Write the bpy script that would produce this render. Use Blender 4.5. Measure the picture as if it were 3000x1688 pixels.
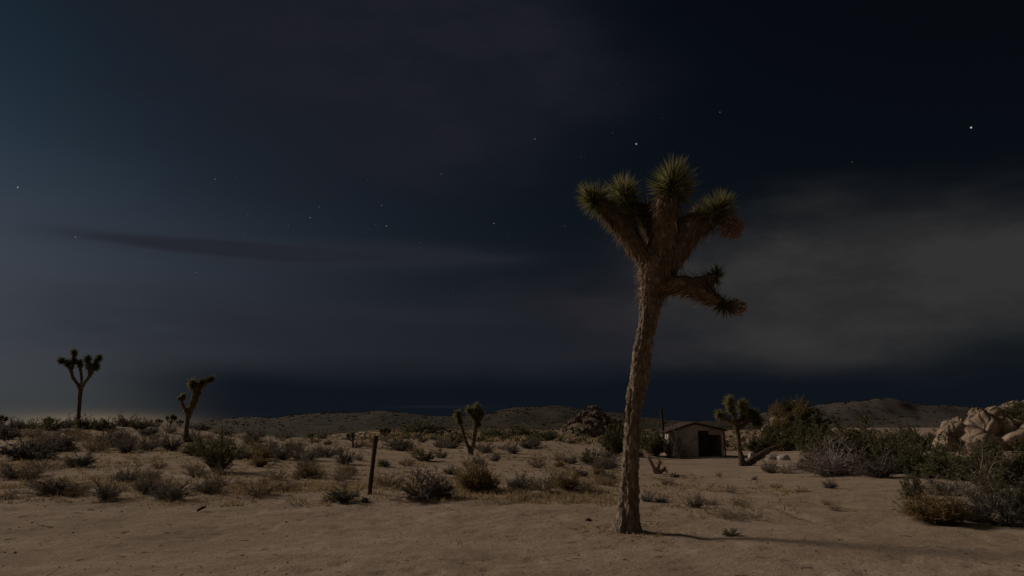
import bpy, bmesh, math, random
import numpy as np
from mathutils import Vector, Matrix, Euler

for o in list(bpy.data.objects):
    bpy.data.objects.remove(o, do_unlink=True)
scene = bpy.context.scene
COL = scene.collection
R = math.radians

# ------------------------------------------------------------------ camera
CAM_H, F, CX, CY, HV = 1.5, 3000 * 26.0 / 36.0, 1500.0, 844.0, 1250.0   # photo pixels
PITCH = math.atan((HV - CY) / F)
cd = bpy.data.cameras.new('camera')
cd.lens, cd.sensor_width, cd.clip_start, cd.clip_end = 26.0, 36.0, 0.05, 30000
cam = bpy.data.objects.new('camera', cd); COL.objects.link(cam)
cam.location = (0, 0, CAM_H); cam.rotation_euler = (math.pi / 2 + PITCH, 0, 0)
scene.camera = cam
CP, SP = math.cos(PITCH), math.sin(PITCH)

def ray(u, v):
    a, b = (u - CX) / F, -(v - CY) / F
    return Vector((a, CP - b * SP, SP + b * CP))          # forward component 1 along the lens axis

def at_y(u, v, y):
    d = ray(u, v)
    return Vector((0, 0, CAM_H)) + d * (y / d.y)

def azel(u, v):
    d = ray(u, v).normalized()
    return math.degrees(math.atan2(d.x, d.y)), math.degrees(math.asin(d.z))

# ------------------------------------------------------------------ light, sky, exposure
SUN_AZ, SUN_EL = -60.0, 28.0                              # degrees, azimuth from the view axis (+Y), minus = left
MOON = Vector((math.sin(R(SUN_AZ)) * math.cos(R(SUN_EL)), math.cos(R(SUN_AZ)) * math.cos(R(SUN_EL)), math.sin(R(SUN_EL))))
ld = bpy.data.lights.new('moon_light', 'SUN')
ld.energy, ld.angle, ld.color = 1.70, R(12.0), (1.0, 0.86, 0.71)
lo = bpy.data.objects.new('moon_light', ld); COL.objects.link(lo)
lo.rotation_euler = MOON.to_track_quat('Z', 'Y').to_euler()

world = bpy.data.worlds.new('World'); scene.world = world
world.use_nodes = True
nt = world.node_tree; nt.nodes.clear()

class S:
    """tiny expression wrapper round shader math nodes"""
    def __init__(s, sock): s.s = sock
    @staticmethod
    def op(name, *a):
        n = nt.nodes.new('ShaderNodeMath'); n.operation = name
        for i, x in enumerate(a):
            if isinstance(x, S): nt.links.new(x.s, n.inputs[i])
            else: n.inputs[i].default_value = x
        return S(n.outputs[0])
    def __add__(a, b): return S.op('ADD', a, b)
    def __radd__(a, b): return S.op('ADD', b, a)
    def __sub__(a, b): return S.op('SUBTRACT', a, b)
    def __rsub__(a, b): return S.op('SUBTRACT', b, a)
    def __mul__(a, b): return S.op('MULTIPLY', a, b)
    def __rmul__(a, b): return S.op('MULTIPLY', b, a)
    def __truediv__(a, b): return S.op('DIVIDE', a, b)

def smooth(x, e0, e1):
    n = nt.nodes.new('ShaderNodeMapRange'); n.interpolation_type = 'SMOOTHSTEP'
    nt.links.new(x.s, n.inputs['Value'])
    if e0 < e1: n.inputs['From Min'].default_value, n.inputs['From Max'].default_value = e0, e1
    else:
        n.inputs['From Min'].default_value, n.inputs['From Max'].default_value = e1, e0
        n.inputs['To Min'].default_value, n.inputs['To Max'].default_value = 1.0, 0.0
    return S(n.outputs['Result'])

def vec(op, a, b):
    n = nt.nodes.new('ShaderNodeVectorMath'); n.operation = op
    for i, x in enumerate((a, b)):
        if isinstance(x, (tuple, list, Vector)): n.inputs[i].default_value = tuple(x)
        else: nt.links.new(x, n.inputs[i])
    return n.outputs['Value'] if op in ('DOT_PRODUCT', 'DISTANCE', 'LENGTH') else n.outputs[0]

def noise(v, scale, detail=4.0, rough=0.5):
    n = nt.nodes.new('ShaderNodeTexNoise'); nt.links.new(v, n.inputs['Vector'])
    n.inputs['Scale'].default_value = scale; n.inputs['Detail'].default_value = detail
    n.inputs['Roughness'].default_value = rough
    return S(n.outputs['Fac'])

def mixc(fac, a, b, mode='MIX'):
    n = nt.nodes.new('ShaderNodeMix'); n.data_type = 'RGBA'; n.blend_type = mode
    if isinstance(fac, S): nt.links.new(fac.s, n.inputs[0])
    else: n.inputs[0].default_value = fac
    for i, x in ((6, a), (7, b)):
        if isinstance(x, tuple): n.inputs[i].default_value = (*x, 1)
        else: nt.links.new(x, n.inputs[i])
    return n.outputs[2]

def build_sky():
    tc = nt.nodes.new('ShaderNodeTexCoord'); D = tc.outputs['Generated']
    sep = nt.nodes.new('ShaderNodeSeparateXYZ'); nt.links.new(D, sep.inputs[0])
    x, y, z = (S(o) for o in sep.outputs)
    az = S.op('ARCTAN2', x, y) * 57.29578
    el = S.op('ARCSINE', z) * 57.29578
    st = vec('MULTIPLY', D, (1, 1, 3.5))                   # stretched: layered clouds
    n1 = noise(st, 2.2, 5); n2 = noise(vec('ADD', st, (7, 3, 1)), 4.5, 5); n3 = noise(vec('MULTIPLY', D, (1, 1, 9)), 5.0, 4)
    azw = az + (n1 - 0.5) * 22.0
    elw = el + (n2 - 0.5) * 7.0
    th = S.op('ARCCOSINE', S(vec('DOT_PRODUCT', D, MOON)) * 0.9999) * 57.29578
    q = th / 32.5
    L = S.op('EXPONENT', q * q * -1.0)
    def blob(u, v, ru, rv, rot=0.0, a=azw, e=elw):
        a0, e0 = azel(u, v)
        ra, re = ru / F * 57.3, rv / F * 57.3
        c, s = math.cos(R(rot)), math.sin(R(rot))
        da, de = a - a0, e - e0
        p, r = (da * c + de * s) / ra, (de * c - da * s) / re
        return S.op('EXPONENT', (p * p + r * r) * -1.0)
    sky = nt.nodes.new('ShaderNodeTexSky'); sky.sky_type = 'NISHITA'; sky.sun_disc = False
    sky.sun_elevation = R(SUN_EL); sky.sun_rotation = R(SUN_AZ)
    sky.altitude = 1200; sky.dust_density = 0.6; sky.air_density = 1.0
    c = mixc(1.0, sky.outputs[0], (0.0013, 0.0016, 0.0018), 'MULTIPLY')
    c = mixc(1.0, c, (0.0007, 0.0005, 0.0001), 'ADD')           # faint airglow
    # clear-sky gradient towards the light, grey haze low down on that side
    ve = (el - 9.0) / 17.0
    veil = mixc(1.0, (0.0185, 0.044, 0.072), nt_rgb(L * (0.12 + 0.85 * S.op('EXPONENT', ve * ve * -1.0))), 'MULTIPLY')
    c = mixc(1.0, c, veil, 'ADD')
    he = (el - 4.0) / 10.0
    haze = mixc(1.0, (0.098, 0.080, 0.080), nt_rgb(L * S.op('EXPONENT', he * he * -1.0)), 'MULTIPLY')
    c = mixc(1.0, c, haze, 'ADD')
    # cloud layers
    wz = noise(vec('MULTIPLY', D, (2.0, 2.0, 5.0)), 3.2, 8, 0.62); wisp = smooth(wz, 0.36, 0.66)
    up = smooth(blob(1080, 80, 820, 490), 0.13, 0.72) * (0.6 + wisp * 0.4)
    c = mixc(S.op('MINIMUM', up, 0.9), c, (0.0128, 0.0136, 0.0195))
    mid = blob(1250, 1000, 1300, 140) * (0.35 + n3 * 0.7 + wisp * 0.3)
    c = mixc(S.op('MINIMUM', mid * 0.75, 0.9), c, (0.0152, 0.0166, 0.0240))
    mauve = smooth(blob(2150, 900, 620, 190), 0.10, 0.9)
    c = mixc(S.op('MINIMUM', mauve * (0.25 + wisp * 0.6), 0.9), c, (0.0195, 0.0180, 0.0225))
    rt = smooth(blob(2520, 850, 640, 255), 0.18, 0.95)
    c = mixc(S.op('MINIMUM', rt * (0.62 + wisp * 0.5), 0.97), c, (0.0322, 0.0315, 0.0310))
    far = (0.55 + 0.45 * smooth(n1 * 0.6 + wz * 0.4, 0.38, 0.60)) * smooth(y, 0.48, -0.15)      # unseen cloud overhead and behind the camera, added to fill backlit faces
    c = mixc(far, c, (0.0345, 0.0325, 0.0305))
    band = smooth(elw * 0.35 + el * 0.65, 5.6, 2.6) * smooth(azw * 0.3 + az * 0.7, -31.0, -19.0)
    c = mixc(band * 0.92, c, (0.0042, 0.0064, 0.0112))
    s1 = blob(1050, 915, 420, 22, -1.5, az + (n1 - 0.5) * 6.0, el + (n3 - 0.5) * 1.4)
    c = mixc(s1 * 0.45, c, (0.0215, 0.0222, 0.0285))
    s2 = blob(1290, 1192, 130, 3.5, 0, az, el + (n3 - 0.5) * 0.4)
    c = mixc(s2 * 0.35, c, (0.02, 0.02, 0.022))
    lz, lr = az + (n1 - 0.5) * 3.0, el + (n3 - 0.5) * 1.2
    (a0, e0), (a1, e1) = azel(360, 700), azel(1370, 779)      # the two tips of the lens cloud
    lrot = math.degrees(math.atan2(e1 - e0, a1 - a0)) + 1.2
    rim = smooth(blob(890, 743, 690, 50, lrot, lz, lr), 0.16, 0.70)
    c = mixc(rim * 0.4, c, (0.0230, 0.0265, 0.0345))
    body = smooth(blob(890, 740, 620, 27, lrot, lz, lr), 0.22, 0.66)
    c = mixc(body * 0.8, c, (0.0165, 0.0180, 0.0246))
    glow = blob(280, 1240, 190, 22, 0, az, el)
    c = mixc(1.0, c, mixc(1.0, (0.125, 0.085, 0.045), nt_rgb(glow), 'MULTIPLY'), 'ADD')
    # stars
    stars = [(52, 549, 1.1), (630, 525, .7), (221, 695, .8), (909, 638, .8), (1132, 662, .9), (1118, 602, .7), (1447, 655, .9),
             (1293, 510, .6), (1567, 407, .8), (1864, 422, 1.5), (2845, 374, 1.7), (2497, 475, .6), (2109, 329, .7), (935, 606, .6),
             (845, 661, .5), (1101, 658, .5), (1229, 711, .5), (574, 798, .6), (955, 815, .4), (1328, 847, .4), (1654, 662, .5),
             (726, 629, .5), (713, 685, .4), (967, 656, .4), (1794, 389, .5), (1702, 460, .4)]
    rs = random.Random(5)
    stars += [(rs.uniform(650, 2000), rs.uniform(220, 860), rs.uniform(.22, .4)) for _ in range(28)]
    star = None
    for (u, v, m) in stars:
        d = ray(u, v).normalized()
        s = smooth(S(vec('DISTANCE', D, d)), 0.00062 + 0.00042 * m, 0.0003) * (0.21 * m * m)
        star = s if star is None else star + s
    c = mixc(1.0, c, mixc(1.0, (0.95, 0.95, 1.0), nt_rgb(star), 'MULTIPLY'), 'ADD')
    bg = nt.nodes.new('ShaderNodeBackground'); nt.links.new(c, bg.inputs[0]); bg.inputs[1].default_value = 1.0
    out = nt.nodes.new('ShaderNodeOutputWorld'); nt.links.new(bg.outputs[0], out.inputs[0])

def nt_rgb(s):
    n = nt.nodes.new('ShaderNodeCombineXYZ')
    for i in range(3): nt.links.new(s.s, n.inputs[i])
    return n.outputs[0]
build_sky()

vs = scene.view_settings
vs.view_transform, vs.look, vs.exposure, vs.gamma, vs.use_curve_mapping = 'Standard', 'None', 0.0, 1.0, False

# ------------------------------------------------------------------ helpers
rng = np.random.default_rng(11)
random.seed(11)

def vnoise(x, y, seed=0):
    x = np.asarray(x, float); y = np.asarray(y, float)
    xi, yi = np.floor(x).astype(np.int64), np.floor(y).astype(np.int64)
    fx, fy = x - xi, y - yi
    fx, fy = fx * fx * (3 - 2 * fx), fy * fy * (3 - 2 * fy)
    def h(a, b):
        n = (a * 374761393 + b * 668265263 + seed * 974711) & 0x7fffffff
        n = ((n ^ (n >> 13)) * 1274126177) & 0x7fffffff
        n = (n ^ (n >> 16)) & 0xffffff
        return n / float(0xffffff)
    a = h(xi, yi) * (1 - fx) + h(xi + 1, yi) * fx
    b = h(xi, yi + 1) * (1 - fx) + h(xi + 1, yi + 1) * fx
    return a * (1 - fy) + b * fy

def sstep(a, b, x):
    t = np.clip((np.asarray(x, float) - a) / (b - a), 0, 1)
    return t * t * (3 - 2 * t)

AZP = [-1.2, -0.7, -0.45, -0.32, -0.1, 0.05, 0.2, 0.3, 0.45, 0.6, 1.2]
AZH = [1.3, 1.42, 1.42, 0.75, 0.1, -0.1, -0.75, -0.9, -0.35, 0.15, 0.3]

def zsmooth(x, y):
    x = np.asarray(x, float); y = np.asarray(y, float)
    yy = np.maximum(y, 1.0)
    h55 = np.interp(x / yy, AZP, AZH)
    ramp = np.clip((y - 13.0) / 42.0, 0, 1)
    z = h55 * ramp ** 1.15
    left = sstep(-0.12, -0.3, x / yy)
    z = z - left * sstep(60, 110, y) * 4.0
    z = z * (1 - 0.75 * sstep(120, 260, y) * (1 - left))
    return z

BERM = None
RUTS = []
def seg_dist(x, y, pts):
    best = np.full(np.shape(x), 1e9)
    for (a, b) in zip(pts[:-1], pts[1:]):
        dx, dy = b[0] - a[0], b[1] - a[1]
        t = np.clip(((x - a[0]) * dx + (y - a[1]) * dy) / (dx * dx + dy * dy), 0, 1)
        best = np.minimum(best, np.hypot(x - a[0] - t * dx, y - a[1] - t * dy))
    return best

def zground(x, y):
    x = np.asarray(x, float); y = np.asarray(y, float)
    z = zsmooth(x, y)
    r = np.hypot(x, y)
    w = sstep(2, 8, r) * (1 - sstep(120, 400, r))
    z = z + w * 0.10 * (vnoise(x / 5.5, y / 5.5, 3) - 0.5) * (1 + sstep(15, 40, r))
    z = z + w * 0.055 * (vnoise(x / 1.3, y / 1.3, 4) - 0.5)
    z = z + (1 - sstep(20, 45, r)) * 0.026 * (vnoise(x / 0.34, y / 0.34, 5) - 0.5)
    z = z - (1 - sstep(14, 30, r)) * 0.022 * sstep(0.66, 0.86, vnoise(x / 0.27 + 40, y / 0.27, 6)) * sstep(0.4, 0.7, vnoise(x / 2.1, y / 2.1, 7))
    if BERM is not None:
        yb = np.interp(x, BERM[0], BERM[1])
        on = sstep(BERM[0][0], BERM[0][0] + 2, x) * (1 - sstep(BERM[0][-1] - 0.8, BERM[0][-1], x))
        e = y - yb + 0.5 * (vnoise(x / 0.8, y * 0 + 2.0, 8) - 0.5)
        z = z + on * 0.055 * sstep(0.0, 0.18, e) * (1 - sstep(1.0, 4.0, e))
    for pts, wd, dp in RUTS:
        d = seg_dist(x, y, pts)
        z = z - dp * np.exp(-(d / wd) ** 2)
    return z

TT = np.geomspace(2.5, 600, 900)
def ground_at(u, v):
    d = ray(u, v)
    ty = TT / d.y
    X, Y, Z = d.x * ty, d.y * ty, CAM_H + d.z * ty
    g = Z - zground(X, Y)
    i = np.argmax(g < 0)
    if g[i] >= 0: i = len(TT) - 1
    i = max(i, 1)
    f = g[i - 1] / (g[i - 1] - g[i] + 1e-9)
    y = TT[i - 1] + (TT[i] - TT[i - 1]) * min(max(f, 0), 1)
    x = d.x * y / d.y
    return Vector((x, y, float(zground(x, y))))

def px_m(y): return y / (F * CP)            # metres per photo pixel at ground distance y (near the horizon)

bl = [(560, 1505), (700, 1478), (830, 1482), (950, 1474), (1070, 1470), (1220, 1468), (1370, 1482), (1480, 1478), (1560, 1460), (1660, 1448), (1790, 1442)]
bp = sorted([tuple(ground_at(*p))[:2] for p in bl])
rp = [([tuple(ground_at(*p))[:2] for p in [(2255, 1482), (2320, 1500), (2395, 1526)]], 0.10, 0.05),
      ([tuple(ground_at(*p))[:2] for p in [(2400, 1478), (2530, 1486), (2670, 1500)]], 0.14, 0.06),
      ([tuple(ground_at(*p))[:2] for p in [(2110, 1508), (2200, 1518), (2300, 1530)]], 0.10, 0.04)]
BERM = ([p[0] for p in bp], [p[1] for p in bp]); RUTS = rp

def new_mesh(name, V, Fc, smooth_=False):
    m = bpy.data.meshes.new(name)
    m.from_pydata([tuple(v) for v in V], [], Fc)
    if smooth_: m.polygons.foreach_set('use_smooth', [True] * len(m.polygons))
    m.update()
    return m

def link(name, mesh, mat=None, parent=None, loc=None, **props):
    o = bpy.data.objects.new(name, mesh); COL.objects.link(o)
    if mat is not None and mesh is not None and not mesh.materials: mesh.materials.append(mat)
    if parent is not None: o.parent = parent
    if loc is not None: o.location = loc
    for k, v in props.items(): o[k] = v
    return o

def thing(name, loc, label, category, group=None):
    o = bpy.data.objects.new(name, None); COL.objects.link(o)
    o.empty_display_size = 0.1; o.location = loc
    o['label'], o['category'] = label, category
    if group: o['group'] = group
    return o

class MB:
    def __init__(s): s.V, s.F = [], []
    def add(s, V, Fc):
        b = len(s.V); s.V += [tuple(v) for v in V]; s.F += [tuple(i + b for i in f) for f in Fc]
    def box(s, a, b):
        x0, y0, z0 = a; x1, y1, z1 = b
        s.add([(x0, y0, z0), (x1, y0, z0), (x1, y1, z0), (x0, y1, z0), (x0, y0, z1), (x1, y0, z1), (x1, y1, z1), (x0, y1, z1)],
              [(0, 3, 2, 1), (4, 5, 6, 7), (0, 1, 5, 4), (1, 2, 6, 5), (2, 3, 7, 6), (3, 0, 4, 7)])
    def prism(s, poly, y0, y1):                              # polygon in xz (counter-clockwise seen from -y), extruded along y
        n = len(poly)
        V = [(p[0], y0, p[1]) for p in poly] + [(p[0], y1, p[1]) for p in poly]
        s.add(V, [tuple(range(n)), tuple(range(2 * n - 1, n - 1, -1))] + [(i + n, (i + 1) % n + n, (i + 1) % n, i) for i in range(n)])
    def tube(s, pts, rad, n=8, cap=True, wob=0.0):
        pts = [Vector(p) for p in pts]; b = len(s.V)
        ref = Vector((0.31, 0.95, 0.1))
        for i, p in enumerate(pts):
            d = (pts[min(i + 1, len(pts) - 1)] - pts[max(i - 1, 0)]).normalized()
            a = d.cross(ref).normalized(); c = d.cross(a)
            for k in range(n):
                t = 2 * math.pi * k / n; rr = rad[i] * (1 + wob * (random.random() - 0.5))
                s.V.append(tuple(p + a * (math.cos(t) * rr) + c * (math.sin(t) * rr)))
        for i in range(len(pts) - 1):
            for k in range(n):
                k2 = (k + 1) % n
                s.F.append((b + i * n + k, b + i * n + k2, b + (i + 1) * n + k2, b + (i + 1) * n + k))
        if cap:
            s.F.append(tuple(b + k for k in range(n - 1, -1, -1)))
            e = b + (len(pts) - 1) * n
            s.F.append(tuple(e + k for k in range(n)))
    def blade(s, base, d, length, width, side=None, bend=0.0):
        """stiff dagger leaf: base, middle, tip, folded slightly along its length"""
        d = d.normalized()
        if side is None: side = d.cross(Vector((random.uniform(-1, 1), random.uniform(-1, 1), random.uniform(-1, 1)))).normalized()
        up = side.cross(d)
        m = base + d * (length * 0.45) + up * (bend * 0.35 * length)
        t = base + d * length + up * (bend * length)
        b = len(s.V)
        s.V += [tuple(base - side * width * 0.5), tuple(base + side * width * 0.5), tuple(m - side * width * 0.45), tuple(m + side * width * 0.45), tuple(t)]
        s.F += [(b, b + 1, b + 3, b + 2), (b + 2, b + 3, b + 4)]
    def mesh(s, name, sm=False): return new_mesh(name, s.V, s.F, sm)

# ------------------------------------------------------------------ materials
def material(name, stops, scale=4.0, detail=6, rough=0.9, bump=0.0, bump_scale=20.0, vscale=(1, 1, 1), rand=0.0, coord='Object', speck=None, dist=0.02, thin=0.0, crack=None):
    """noise-coloured rough surface; stops = [(pos, rgb)...]; rand = per-object value variation"""
    m = bpy.data.materials.new(name); m.use_nodes = True
    t = m.node_tree; N = t.nodes; K = t.links
    b = N['Principled BSDF']; b.inputs['Roughness'].default_value = rough
    b.inputs['Specular IOR Level'].default_value = 0.15
    tc = N.new('ShaderNodeTexCoord'); mp = N.new('ShaderNodeMapping')
    K.new(tc.outputs[coord], mp.inputs[0]); mp.inputs['Scale'].default_value = vscale
    nz = N.new('ShaderNodeTexNoise'); K.new(mp.outputs[0], nz.inputs['Vector'])
    nz.inputs['Scale'].default_value = scale; nz.inputs['Detail'].default_value = detail; nz.inputs['Roughness'].default_value = 0.62
    cr = N.new('ShaderNodeValToRGB'); K.new(nz.outputs['Fac'], cr.inputs[0])
    e = cr.color_ramp.elements
    while len(e) < len(stops): e.new(0.5)
    for el, (p, c) in zip(e, stops): el.position = p; el.color = (*c, 1)
    col = cr.outputs[0]
    if speck:
        vs_, th, sc_ = speck
        vo = N.new('ShaderNodeTexVoronoi'); vo.inputs['Scale'].default_value = vs_; K.new(mp.outputs[0], vo.inputs['Vector'])
        mr = N.new('ShaderNodeMapRange'); K.new(vo.outputs['Distance'], mr.inputs['Value'])
        mr.inputs['From Min'].default_value = th; mr.inputs['From Max'].default_value = th * 0.55
        mx = N.new('ShaderNodeMix'); mx.data_type = 'RGBA'; K.new(mr.outputs[0], mx.inputs[0]); K.new(col, mx.inputs[6]); mx.inputs[7].default_value = (*sc_, 1)
        col = mx.outputs[2]
    if rand:
        oi = N.new('ShaderNodeObjectInfo'); hs = N.new('ShaderNodeHueSaturation'); mr = N.new('ShaderNodeMapRange')
        K.new(oi.outputs['Random'], mr.inputs['Value'])
        mr.inputs['To Min'].default_value = 1 - rand; mr.inputs['To Max'].default_value = 1 + rand
        K.new(mr.outputs[0], hs.inputs['Value']); K.new(col, hs.inputs['Color']); col = hs.outputs[0]
    K.new(col, b.inputs['Base Color'])
    if thin:                                               # leaves and straw pass some light through
        tr = N.new('ShaderNodeBsdfTranslucent'); K.new(col, tr.inputs['Color'])
        ms = N.new('ShaderNodeMixShader'); ms.inputs[0].default_value = thin
        K.new(b.outputs[0], ms.inputs[1]); K.new(tr.outputs[0], ms.inputs[2]); K.new(ms.outputs[0], N['Material Output'].inputs['Surface'])
    if bump:
        n2 = N.new('ShaderNodeTexNoise'); K.new(mp.outputs[0], n2.inputs['Vector']); n2.inputs['Scale'].default_value = bump_scale; n2.inputs['Detail'].default_value = 8
        n2.inputs['Roughness'].default_value = 0.65
        bp_ = N.new('ShaderNodeBump'); bp_.inputs['Strength'].default_value = bump; bp_.inputs['Distance'].default_value = dist
        hgt = n2.outputs['Fac']
        if crack:                                          # plated bark: deep joints between cells
            vc = N.new('ShaderNodeTexVoronoi'); vc.feature = 'DISTANCE_TO_EDGE'; vc.inputs['Scale'].default_value = crack
            wv = N.new('ShaderNodeVectorMath'); wv.operation = 'MULTIPLY_ADD'; K.new(n2.outputs['Color'], wv.inputs[0]); wv.inputs[1].default_value = (.06, .06, .06); K.new(mp.outputs[0], wv.inputs[2])
            K.new(wv.outputs[0], vc.inputs['Vector'])
            cl = N.new('ShaderNodeMapRange'); K.new(vc.outputs['Distance'], cl.inputs['Value']); cl.inputs['From Max'].default_value = 0.16; cl.inputs['To Max'].default_value = 1.1
            sm_ = N.new('ShaderNodeMath'); sm_.operation = 'ADD'; K.new(cl.outputs[0], sm_.inputs[0]); K.new(hgt, sm_.inputs[1]); hgt = sm_.outputs[0]
        K.new(hgt, bp_.inputs['Height']); K.new(bp_.outputs[0], b.inputs['Normal'])
    return m

M = {}
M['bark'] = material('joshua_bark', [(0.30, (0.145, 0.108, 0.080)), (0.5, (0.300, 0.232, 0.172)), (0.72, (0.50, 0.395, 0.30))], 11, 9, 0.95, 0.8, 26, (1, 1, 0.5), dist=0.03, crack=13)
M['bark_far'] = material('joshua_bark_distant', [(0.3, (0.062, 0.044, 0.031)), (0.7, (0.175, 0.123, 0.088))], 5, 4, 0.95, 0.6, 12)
M['thatch'] = material('dead_leaf_thatch', [(0.3, (0.172, 0.118, 0.071)), (0.55, (0.345, 0.245, 0.151)), (0.75, (0.489, 0.374, 0.245))], 9, 4, 0.9, thin=0.25)
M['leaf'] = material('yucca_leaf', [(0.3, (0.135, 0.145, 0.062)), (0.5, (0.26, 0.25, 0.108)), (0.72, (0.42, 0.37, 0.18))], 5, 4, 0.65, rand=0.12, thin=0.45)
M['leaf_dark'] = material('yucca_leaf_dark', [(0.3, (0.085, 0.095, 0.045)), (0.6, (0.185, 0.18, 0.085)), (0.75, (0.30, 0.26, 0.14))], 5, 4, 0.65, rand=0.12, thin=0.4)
M['flower'] = material('dried_flower', [(0.3, (0.28, 0.18, 0.13)), (0.6, (0.46, 0.31, 0.235)), (0.75, (0.56, 0.40, 0.31))], 14, 4, 0.85, thin=0.25)
M['twig'] = material('shrub_twig', [(0.3, (0.100, 0.077, 0.062)), (0.7, (0.237, 0.188, 0.150))], 6, 3, 0.95, rand=0.2)
M['twig_pale'] = material('shrub_twig_pale', [(0.3, (0.17, 0.14, 0.125)), (0.7, (0.36, 0.305, 0.27))], 6, 3, 0.95, rand=0.15)
M['dark'] = material('foliage_dark', [(0.3, (0.110, 0.094, 0.087)), (0.7, (0.255, 0.218, 0.188))], 3, 3, 0.9, rand=0.25, thin=0.35)
M['green'] = material('foliage_green', [(0.3, (0.088, 0.091, 0.049)), (0.7, (0.227, 0.215, 0.111))], 3, 3, 0.85, rand=0.25, thin=0.4)
M['grey'] = material('foliage_grey', [(0.3, (0.169, 0.153, 0.124)), (0.7, (0.351, 0.312, 0.254))], 3, 3, 0.9, rand=0.2, thin=0.35)
M['dead'] = material('foliage_dead', [(0.3, (0.217, 0.177, 0.171)), (0.7, (0.478, 0.399, 0.384))], 3, 3, 0.95, rand=0.15, thin=0.3)
M['yellow'] = material('foliage_yellow', [(0.3, (0.215, 0.155, 0.075)), (0.7, (0.45, 0.335, 0.165))], 3, 3, 0.9, rand=0.15, thin=0.4)
M['dry'] = material('foliage_dry', [(0.3, (0.234, 0.172, 0.107)), (0.7, (0.494, 0.377, 0.240))], 3, 3, 0.95, rand=0.25, thin=0.35)
M['straw'] = material('dry_straw', [(0.3, (0.264, 0.198, 0.114)), (0.7, (0.528, 0.408, 0.234))], 2, 3, 0.9, thin=0.35)
M['rock'] = material('granite', [(0.30, (0.13, 0.097, 0.07)), (0.5, (0.36, 0.275, 0.20)), (0.72, (0.50, 0.395, 0.30))], 1.3, 9, 0.95, 1.0, 4, rand=0.12, dist=0.10, crack=1.2)
M['rock_pale'] = material('pale_granite', [(0.3, (0.34, 0.30, 0.27)), (0.7, (0.56, 0.50, 0.46))], 3, 6, 0.95, 0.5, 9, rand=0.08)
M['rock_far'] = material('granite_distant', [(0.3, (0.11, 0.083, 0.064)), (0.7, (0.27, 0.20, 0.15))], 0.9, 6, 0.95, 0.7, 3, rand=0.2, dist=0.2)
M['pebble'] = material('pebble', [(0.3, (0.24, 0.185, 0.135)), (0.7, (0.42, 0.335, 0.25))], 1.5, 2, 0.95, coord='Object')
M['rust'] = material('weathered_post', [(0.3, (0.042, 0.026, 0.020)), (0.7, (0.120, 0.072, 0.054))], 9, 6, 0.85, 0.5, 40, (1, 1, 0.3))
M['plaster'] = material('old_plaster', [(0.30, (0.26, 0.215, 0.18)), (0.48, (0.56, 0.49, 0.43)), (0.70, (0.68, 0.61, 0.54))], 1.6, 9, 0.95, 0.5, 10, (1, 1, 0.6), dist=0.03, crack=1.1)
M['roofing'] = material('rusty_roofing', [(0.3, (0.05, 0.034, 0.028)), (0.7, (0.14, 0.095, 0.075))], 3, 6, 0.9, 0.4, 20)
M['board'] = material('weathered_board', [(0.3, (0.30, 0.25, 0.21)), (0.7, (0.48, 0.41, 0.35))], 3, 6, 0.95, 0.4, 24, (1, 1, 8))
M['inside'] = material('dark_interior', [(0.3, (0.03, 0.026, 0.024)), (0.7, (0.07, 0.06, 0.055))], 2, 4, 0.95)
M['hill'] = material('scrub_hillside', [(0.32, (0.022, 0.017, 0.012)), (0.5, (0.050, 0.040, 0.027)), (0.70, (0.080, 0.063, 0.042))], 0.16, 10, 1.0, 0.0, speck=(0.45, 0.40, (0.04, 0.037, 0.025)))
M['mount'] = material('far_mountainside', [(0.3, (0.061, 0.050, 0.045)), (0.7, (0.106, 0.089, 0.079))], 0.012, 10, 1.0, 0.0, speck=(0.09, 0.36, (0.09, 0.078, 0.066)))

M['far_brush'] = material('far_brush', [(0.3, (0.03, 0.028, 0.018)), (0.7, (0.075, 0.068, 0.042))], 0.5, 3, 0.95, thin=0.2)

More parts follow.
